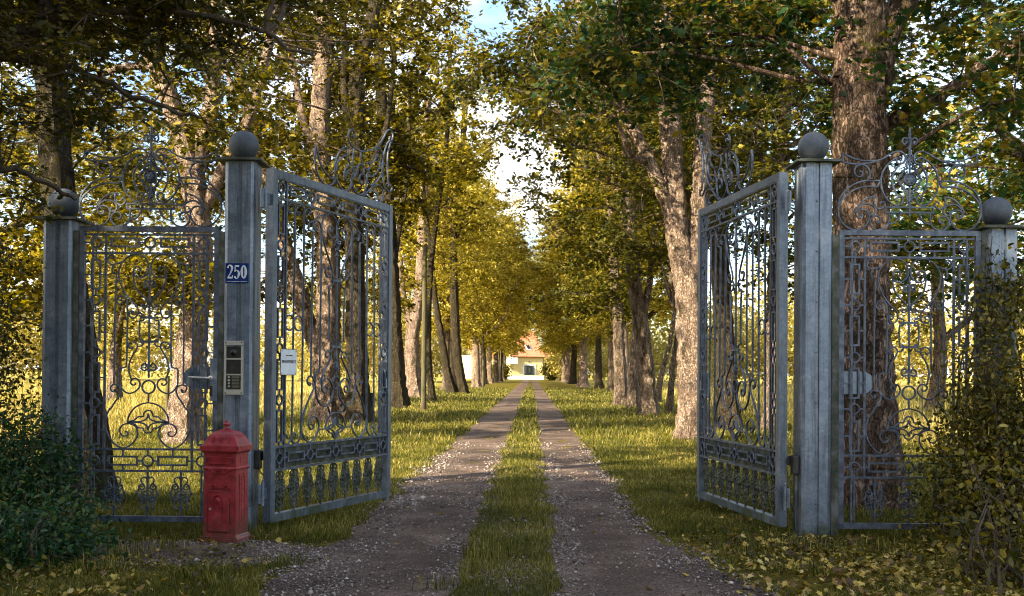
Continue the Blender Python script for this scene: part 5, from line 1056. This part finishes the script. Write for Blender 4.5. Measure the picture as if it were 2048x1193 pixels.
# left wing further back
m = MB(); m.box((-Wh/2-4.2, 5.2, (e_-.1)/2), (8.2, 6, e_-.1)); m.build('wing_wall', plaster, hs); roof(-Wh/2-8.4, -Wh/2-.4, 1.9, 5.4, e_-.3, e_+3.4, 'wing_roof')
MB().tube([(-Wh/2-.2, -.58, e_-.34), (Wh/2+.3, -.58, e_-.34)], [.07, .07], 8).build('gutter', M['rust'], hs); MB().tube([(Wh/2+.05, -.1, 0.2), (Wh/2+.05, -.1, e_-.4)], [.05, .05], 8).build('downpipe', M['rust'], hs)
m = MB(); m.box((-Wh/2-.7, -.75, hz_(722.3)), (3.1, 1.5, 1.35)); m.build('balcony', hwhite, hs)
dx = .55
m = MB(); m.box((dx-1.42, -.03, hz_(740.6)), (.32, .12, 2.25)); m.box((dx+1.42, -.03, hz_(740.6)), (.32, .12, 2.25)); m.box((dx, -.03, hz_(730.0)), (3.16, .12, .3)); m.build('door_surround', hwhite, hs)
dr2 = MB().box((dx, -.01, hz_(740.6)), (2.5, .08, 2.1)).build('door', dark_g, hs)
for x, w_ in ((dx-.95, .42), (dx+.95, .42), (dx, .38)): MB().box((x, -.06, hz_(740.6)), (w_, .03, 1.6 if w_ > .4 else 1.0)).build('glass_panel', M['dimtag'], dr2)
MB().box((dx-.1, -.1, hz_(724)), (.14, .2, .26)).build('wall_lamp', M['black'], hs)
wn = MB().box((Wh/2+1.9, .36, hz_(740.8)), (1.1, .1, 1.9)).build('window', hwhite, hs); 
for j in range(4): MB().box((Wh/2+1.9, .3, hz_(740.8)-.66+.44*j), (.86, .04, .36)).build('pane', M['gloss'], wn)
MB().box((Wh/2+.9, .33, hz_(740.8)), (.75, .06, 1.9)).build('shutter', hwhite, hs)
sk_a = math.atan2(rz_+.5-e_, Dh/2+.5)
sk = MB().box((.9, 1.35, e_+1.75), (1.0, 1.5, .16), Matrix.Rotation(sk_a, 3, 'X')).build('skylight', hwhite, hs); MB().box((.9, 1.30, e_+1.82), (.74, 1.2, .14), Matrix.Rotation(sk_a, 3, 'X')).build('pane', M['gloss'], sk)
tw = thing('terrace_wall', 'low pale wall with yellow coping in front of the house door', 'garden wall', (hs.location.x+.2, 216, 0))
MB().box((-.9, 0, .35), (8.2, .3, .7)).build('wall', hwhite, tw); MB().box((-.3, 0, .78), (9.2, .4, .16)).build('coping', plaster, tw)
# ------------------------------------------------------------------ grass, stones, fallen leaves
def track_mask(x, y):
    """1 where grass may stand"""
    T = x-axis(y); n = vnoise(x, y, .25, 21); n2 = vnoise(x, y, .9, 22)
    verge = ((x < edgeL(y)+.06*n) | (x > edgeR(y)-.06*n)).astype(float)
    sw = .22+.16*n+.06*n2; strip = (np.abs(T+.02) < sw)*np.clip((y-6.0)/2.2, .6, 1)*3
    strip = strip*np.where(y < 8.6, (n2 > .28), 1)
    patch = (((x+2.55)/1.25)**2+((y-7.65)/.55)**2 < 1+.5*(n2-.5))
    near_r = (x > 1.1) & (y < 8.7)
    g = np.maximum(verge*np.where(patch, .05, 1)*np.where(near_r, .28*(vnoise(x, y, .45, 29) > .4), 1), strip)
    return g
def blades(name, n, y0, y1, xr, h, w_, mat, seed, power=1.0, mask=True, label=None, lean=.45):
    rng = np.random.default_rng(seed)
    u = rng.random(n); a = -power; y = (y0**(1+a)+u*(y1**(1+a)-y0**(1+a)))**(1/(1+a)) if abs(1+a) > 1e-6 else y0*(y1/y0)**u
    x = (rng.random(n)*2-1)*xr(y)
    if mask: k = rng.random(n) < track_mask(x, y)*(.35+.65*(vnoise(x, y, .35, 31) > .33)); x, y = x[k], y[k]
    n = len(x); T = np.abs(x-axis(y)); z = gz(x, y)+np.where(T < .6, .006+.018*np.exp(-(T+.0)**2/.06), 0)
    hh = h*(.45+.9*rng.random(n))*(.35+1.0*vnoise(x, y, .5, 32)+.45*vnoise(x, y, .16, 33))*(np.where(T < .5, .95, 1) if mask else 1)
    hh = hh*np.clip(.9+(y/40), 1, 1.2) if mask else hh
    ww = w_*(.7+.6*rng.random(n))*np.clip(y/9, .8, 6)
    th = rng.random(n)*6.283; lx, ly = rng.normal(0, lean, n), rng.normal(0, lean, n)
    dx_, dy_ = np.cos(th)*ww/2, np.sin(th)*ww/2
    V = np.zeros((n, 5, 3)); b = np.stack([x, y, z-.005], 1)
    V[:, 0] = b+np.stack([-dx_, -dy_, 0*x], 1); V[:, 1] = b+np.stack([dx_, dy_, 0*x], 1)
    md = b+np.stack([lx*hh*.35, ly*hh*.35, hh*.6], 1)
    V[:, 2] = md+np.stack([dx_, dy_, 0*x], 1)*.75; V[:, 3] = md-np.stack([dx_, dy_, 0*x], 1)*.75
    V[:, 4] = b+np.stack([lx*hh*1.0, ly*hh*1.0, hh*np.clip(1-.25*(lx**2+ly**2), .5, 1)], 1)
    fl = (np.arange(n)*5)[:, None]+np.array([0, 1, 2, 3, 3, 2, 4])[None, :]
    return tag(nmesh(name, V.reshape(-1, 3), fl.reshape(-1), np.tile([4, 3], n), mat), kind='stuff', label=label)
blades('grass', 620000, 5.9, 22, lambda y: .56*y, .048, .0046, M['grassblade'], 91, 1.1, label='short grass on the near verges and between the wheel tracks')
blades('grass', 200000, 20, 90, lambda y: np.minimum(.56*y, 17), .09, .006, M['grassblade'], 92, 1.3, label='short grass on the far verges')
blades('meadow_grass', 60000, 14, 110, lambda y: -.56*y, .45, .006, M['meadowblade'], 93, 1.2, mask=False, label='tall dry meadow grass beyond the rows') if False else None
rng = np.random.default_rng(94); n = 90000
y = 13*(110/13)**rng.random(n); side = np.where(rng.random(n) < .55, -1, 1); x = side*(7.2+(.56*y+2-7.2).clip(1)*rng.random(n))
ok = np.abs(x) > 7.0+1.5*vnoise(x, y, 3, 41); x, y = x[ok], y[ok]; n = len(x)
hh = .38*(.4+rng.random(n))*(.4+vnoise(x, y, 2, 42)); ww = .006*np.clip(y/9, 1, 6); th = rng.random(n)*6.28; lx, ly = rng.normal(0, .35, (2, n))
V = np.zeros((n, 3, 3)); V[:, 0] = np.stack([x-np.cos(th)*ww, y-np.sin(th)*ww, 0*x], 1); V[:, 1] = np.stack([x+np.cos(th)*ww, y+np.sin(th)*ww, 0*x], 1); V[:, 2] = np.stack([x+lx*hh, y+ly*hh, hh], 1)
tag(nmesh('meadow_grass', V.reshape(-1, 3), np.arange(3*n), np.full(n, 3), M['meadowblade']), kind='stuff', label='tall dry meadow grass beyond the tree rows')
# tufts of longer grass
tuft_spots = [(488, 1068, 14, .22), (975, 1128, 40, .19), (1000, 1105, 26, .13), (955, 1150, 20, .14), (530, 1075, 40, .12), (600, 1070, 50, .12), (1590, 1100, 50, .14), (1500, 1110, 60, .12), (1660, 1110, 50, .14), (700, 1040, 50, .10), (1640, 1150, 40, .12), (250, 1120, 50, .16), (180, 1150, 60, .15), (330, 1105, 30, .14), (1450, 1090, 50, .1), (1760, 1110, 50, .16), (450, 1180, 50, .12), (560, 1130, 50, .1), (1040, 1065, 60, .09), (1010, 1060, 50, .08), (880, 1180, 30, .1), (380, 1160, 40, .12)]
V = []; rng = np.random.default_rng(95)
for px, py, k, h in tuft_spots:
    b = GP(px, py)
    for i in range(k*2):
        a = rng.random()*6.28; L = h*(.5+.8*rng.random()); o = rng.random(); bx, by = b.x+rng.normal(0, .05+.001*k), b.y+rng.normal(0, .05+.001*k); c, s = math.cos(a), math.sin(a); w_ = .0032
        V.append([(bx-s*w_, by+c*w_, 0), (bx+s*w_, by-c*w_, 0), (bx+c*L*.35*o+s*w_*.8, by+s*L*.35*o-c*w_*.8, L*.6), (bx+c*L*.35*o-s*w_*.8, by+s*L*.35*o+c*w_*.8, L*.6), (bx+c*L*o, by+s*L*o, L*(.95-.35*o))])
V = np.array(V); n = len(V)
tag(nmesh('grass_tufts', V.reshape(-1, 3), ((np.arange(n)*5)[:, None]+np.array([0, 1, 2, 3, 3, 2, 4])[None, :]).reshape(-1), np.tile([4, 3], n), M['grassblade']), kind='stuff', label='longer grass tufts by the gate and in the middle of the drive')
# stones
stone = noisy('gravel_stone', [(.3, (.10, .085, .08)), (.5, (.22, .19, .17)), (.7, (.42, .38, .35))], scale=3, rough=.8, bump=0)
mm_, tt_, bb_, oo_ = newmat('pebbles'); gi = N_(tt_, 'ShaderNodeNewGeometry'); r_ = ramp(tt_, [(0, (.06, .045, .038)), (.4, (.14, .105, .09)), (.75, (.26, .21, .18)), (.93, (.36, .31, .27)), (1, (.5, .46, .42))], gi.outputs['Random Per Island']); tt_.links.new(r_.outputs[0], bb_.inputs['Base Color']); bb_.inputs['Roughness'].default_value = .8
rng = np.random.default_rng(96); n = 190000; y = 5.7*(20/5.7)**rng.random(n); x = rng.uniform(-3.8, 2.2, n)
T = x-axis(y); onroad = (x > edgeL(y)-.05) & (x < edgeR(y)+.05) & ~((np.abs(T) < .18) & (y > 9.5)); onp = (((x+2.55)/1.3)**2+((y-7.65)/.58)**2 < 1)
ok = (onroad & (rng.random(n) < np.where((np.abs(np.abs(T)-.78) < .24), .16, .62)*np.clip(1.6-y/14, .25, 1)*(.15+1.6*np.clip(vnoise(x, y, .5, 51)-.2, 0, 1)))) | (onp & (rng.random(n) < .6)); x, y = x[ok], y[ok]; n = len(x)
s = np.exp(rng.normal(math.log(.0062), .45, n)).clip(.002, .024)*np.clip(y/8, 1, 1.6)
o8 = np.array([(1, 0, 0), (0, 1, 0), (-1, 0, 0), (0, -1, 0), (.1, .1, .7), (0, 0, -.5)], float); V = o8[None]*(.7+.6*rng.random((n, 6, 3)))+rng.normal(0, .12, (n, 6, 3)); V *= s[:, None, None]
a = rng.random(n)*6.28; R = np.zeros((n, 3, 3)); R[:, 0, 0] = np.cos(a); R[:, 0, 1] = -np.sin(a); R[:, 1, 0] = np.sin(a); R[:, 1, 1] = np.cos(a); R[:, 2, 2] = 1
V = np.einsum('nij,nkj->nki', R, V); zb = .012+.018*np.exp(-(x-axis(y)+.02)**2/.06); zb = np.where(x < edgeL(y), gz(x, y)+.02, zb); V += np.stack([x, y, zb+s*.15], 1)[:, None]
Fq = np.array([0, 1, 4, 1, 2, 4, 2, 3, 4, 3, 0, 4, 1, 0, 5, 2, 1, 5, 3, 2, 5, 0, 3, 5])
tag(nmesh('gravel_stones', V.reshape(-1, 3), ((np.arange(n)*6)[:, None]+Fq[None]).reshape(-1), np.full(n*8, 3), mm_), kind='stuff', label='loose gravel stones on the wheel tracks')
# fallen leaves
rng = np.random.default_rng(97); pts = []
def litter(n, x0, x1, y0, y1, fx=None):
    x = rng.uniform(x0, x1, n); y = rng.uniform(y0, y1, n)
    if fx is not None: k = rng.random(n) < fx(x, y); x, y = x[k], y[k]
    pts.extend([(a, b_, gz(a, b_)+.012+.05*rng.random()*(a > 1.6 or a < -1.8)) for a, b_ in zip(x, y)])
litter(2800, 1.25, 3.9, 5.9, 8.5, lambda x, y: np.clip((x-1.2)/1.3, 0, 1)*(.4+.6*(vnoise(x, y, .5, 61) > .4)))
litter(420, -3.7, -1.6, 6.0, 8.4, lambda x, y: np.clip((7.6-y)/1.2, .22, 1)); litter(160, 1.2, 3.2, 8.4, 13); litter(900, 2.2, 5.5, 12, 42, lambda x, y: .8+0*x); litter(700, -7.5, -2.0, 12, 42, lambda x, y: .7+0*x); litter(40, -1.5, 1.2, 6, 14); litter(70, -1.5, 1.5, 14, 40)
P = np.array(pts); sz = rng.uniform(.028, .075, len(P))
tag(scatter('fallen_leaves', P, sz, 'maple', M['fallen'], up=1.3, rng=rng), kind='stuff', label='yellow fallen leaves scattered on the verges')

rng = np.random.default_rng(98); n = 9000; x = rng.uniform(1.2, 4.2, n); y = rng.uniform(5.9, 8.6, n); k = rng.random(n) < np.clip((x-1.3)/1.2, 0, 1)*(vnoise(x, y, .35, 71) > .42); x, y = x[k], y[k]
x2 = rng.uniform(-4.0, -1.9, 4000); y2 = rng.uniform(5.9, 8.3, 4000); k = (vnoise(x2, y2, .3, 72) > .55); x = np.concatenate([x, x2[k]]); y = np.concatenate([y, y2[k]])
tag(scatter('ground_weeds', np.stack([x, y, gz(x, y)+.01+.07*rng.random(len(x))], 1), .032, 'oval', M['leaf_bush'], up=1.2, rng=rng), kind='stuff', label='small leaved weeds growing through the fallen leaves')
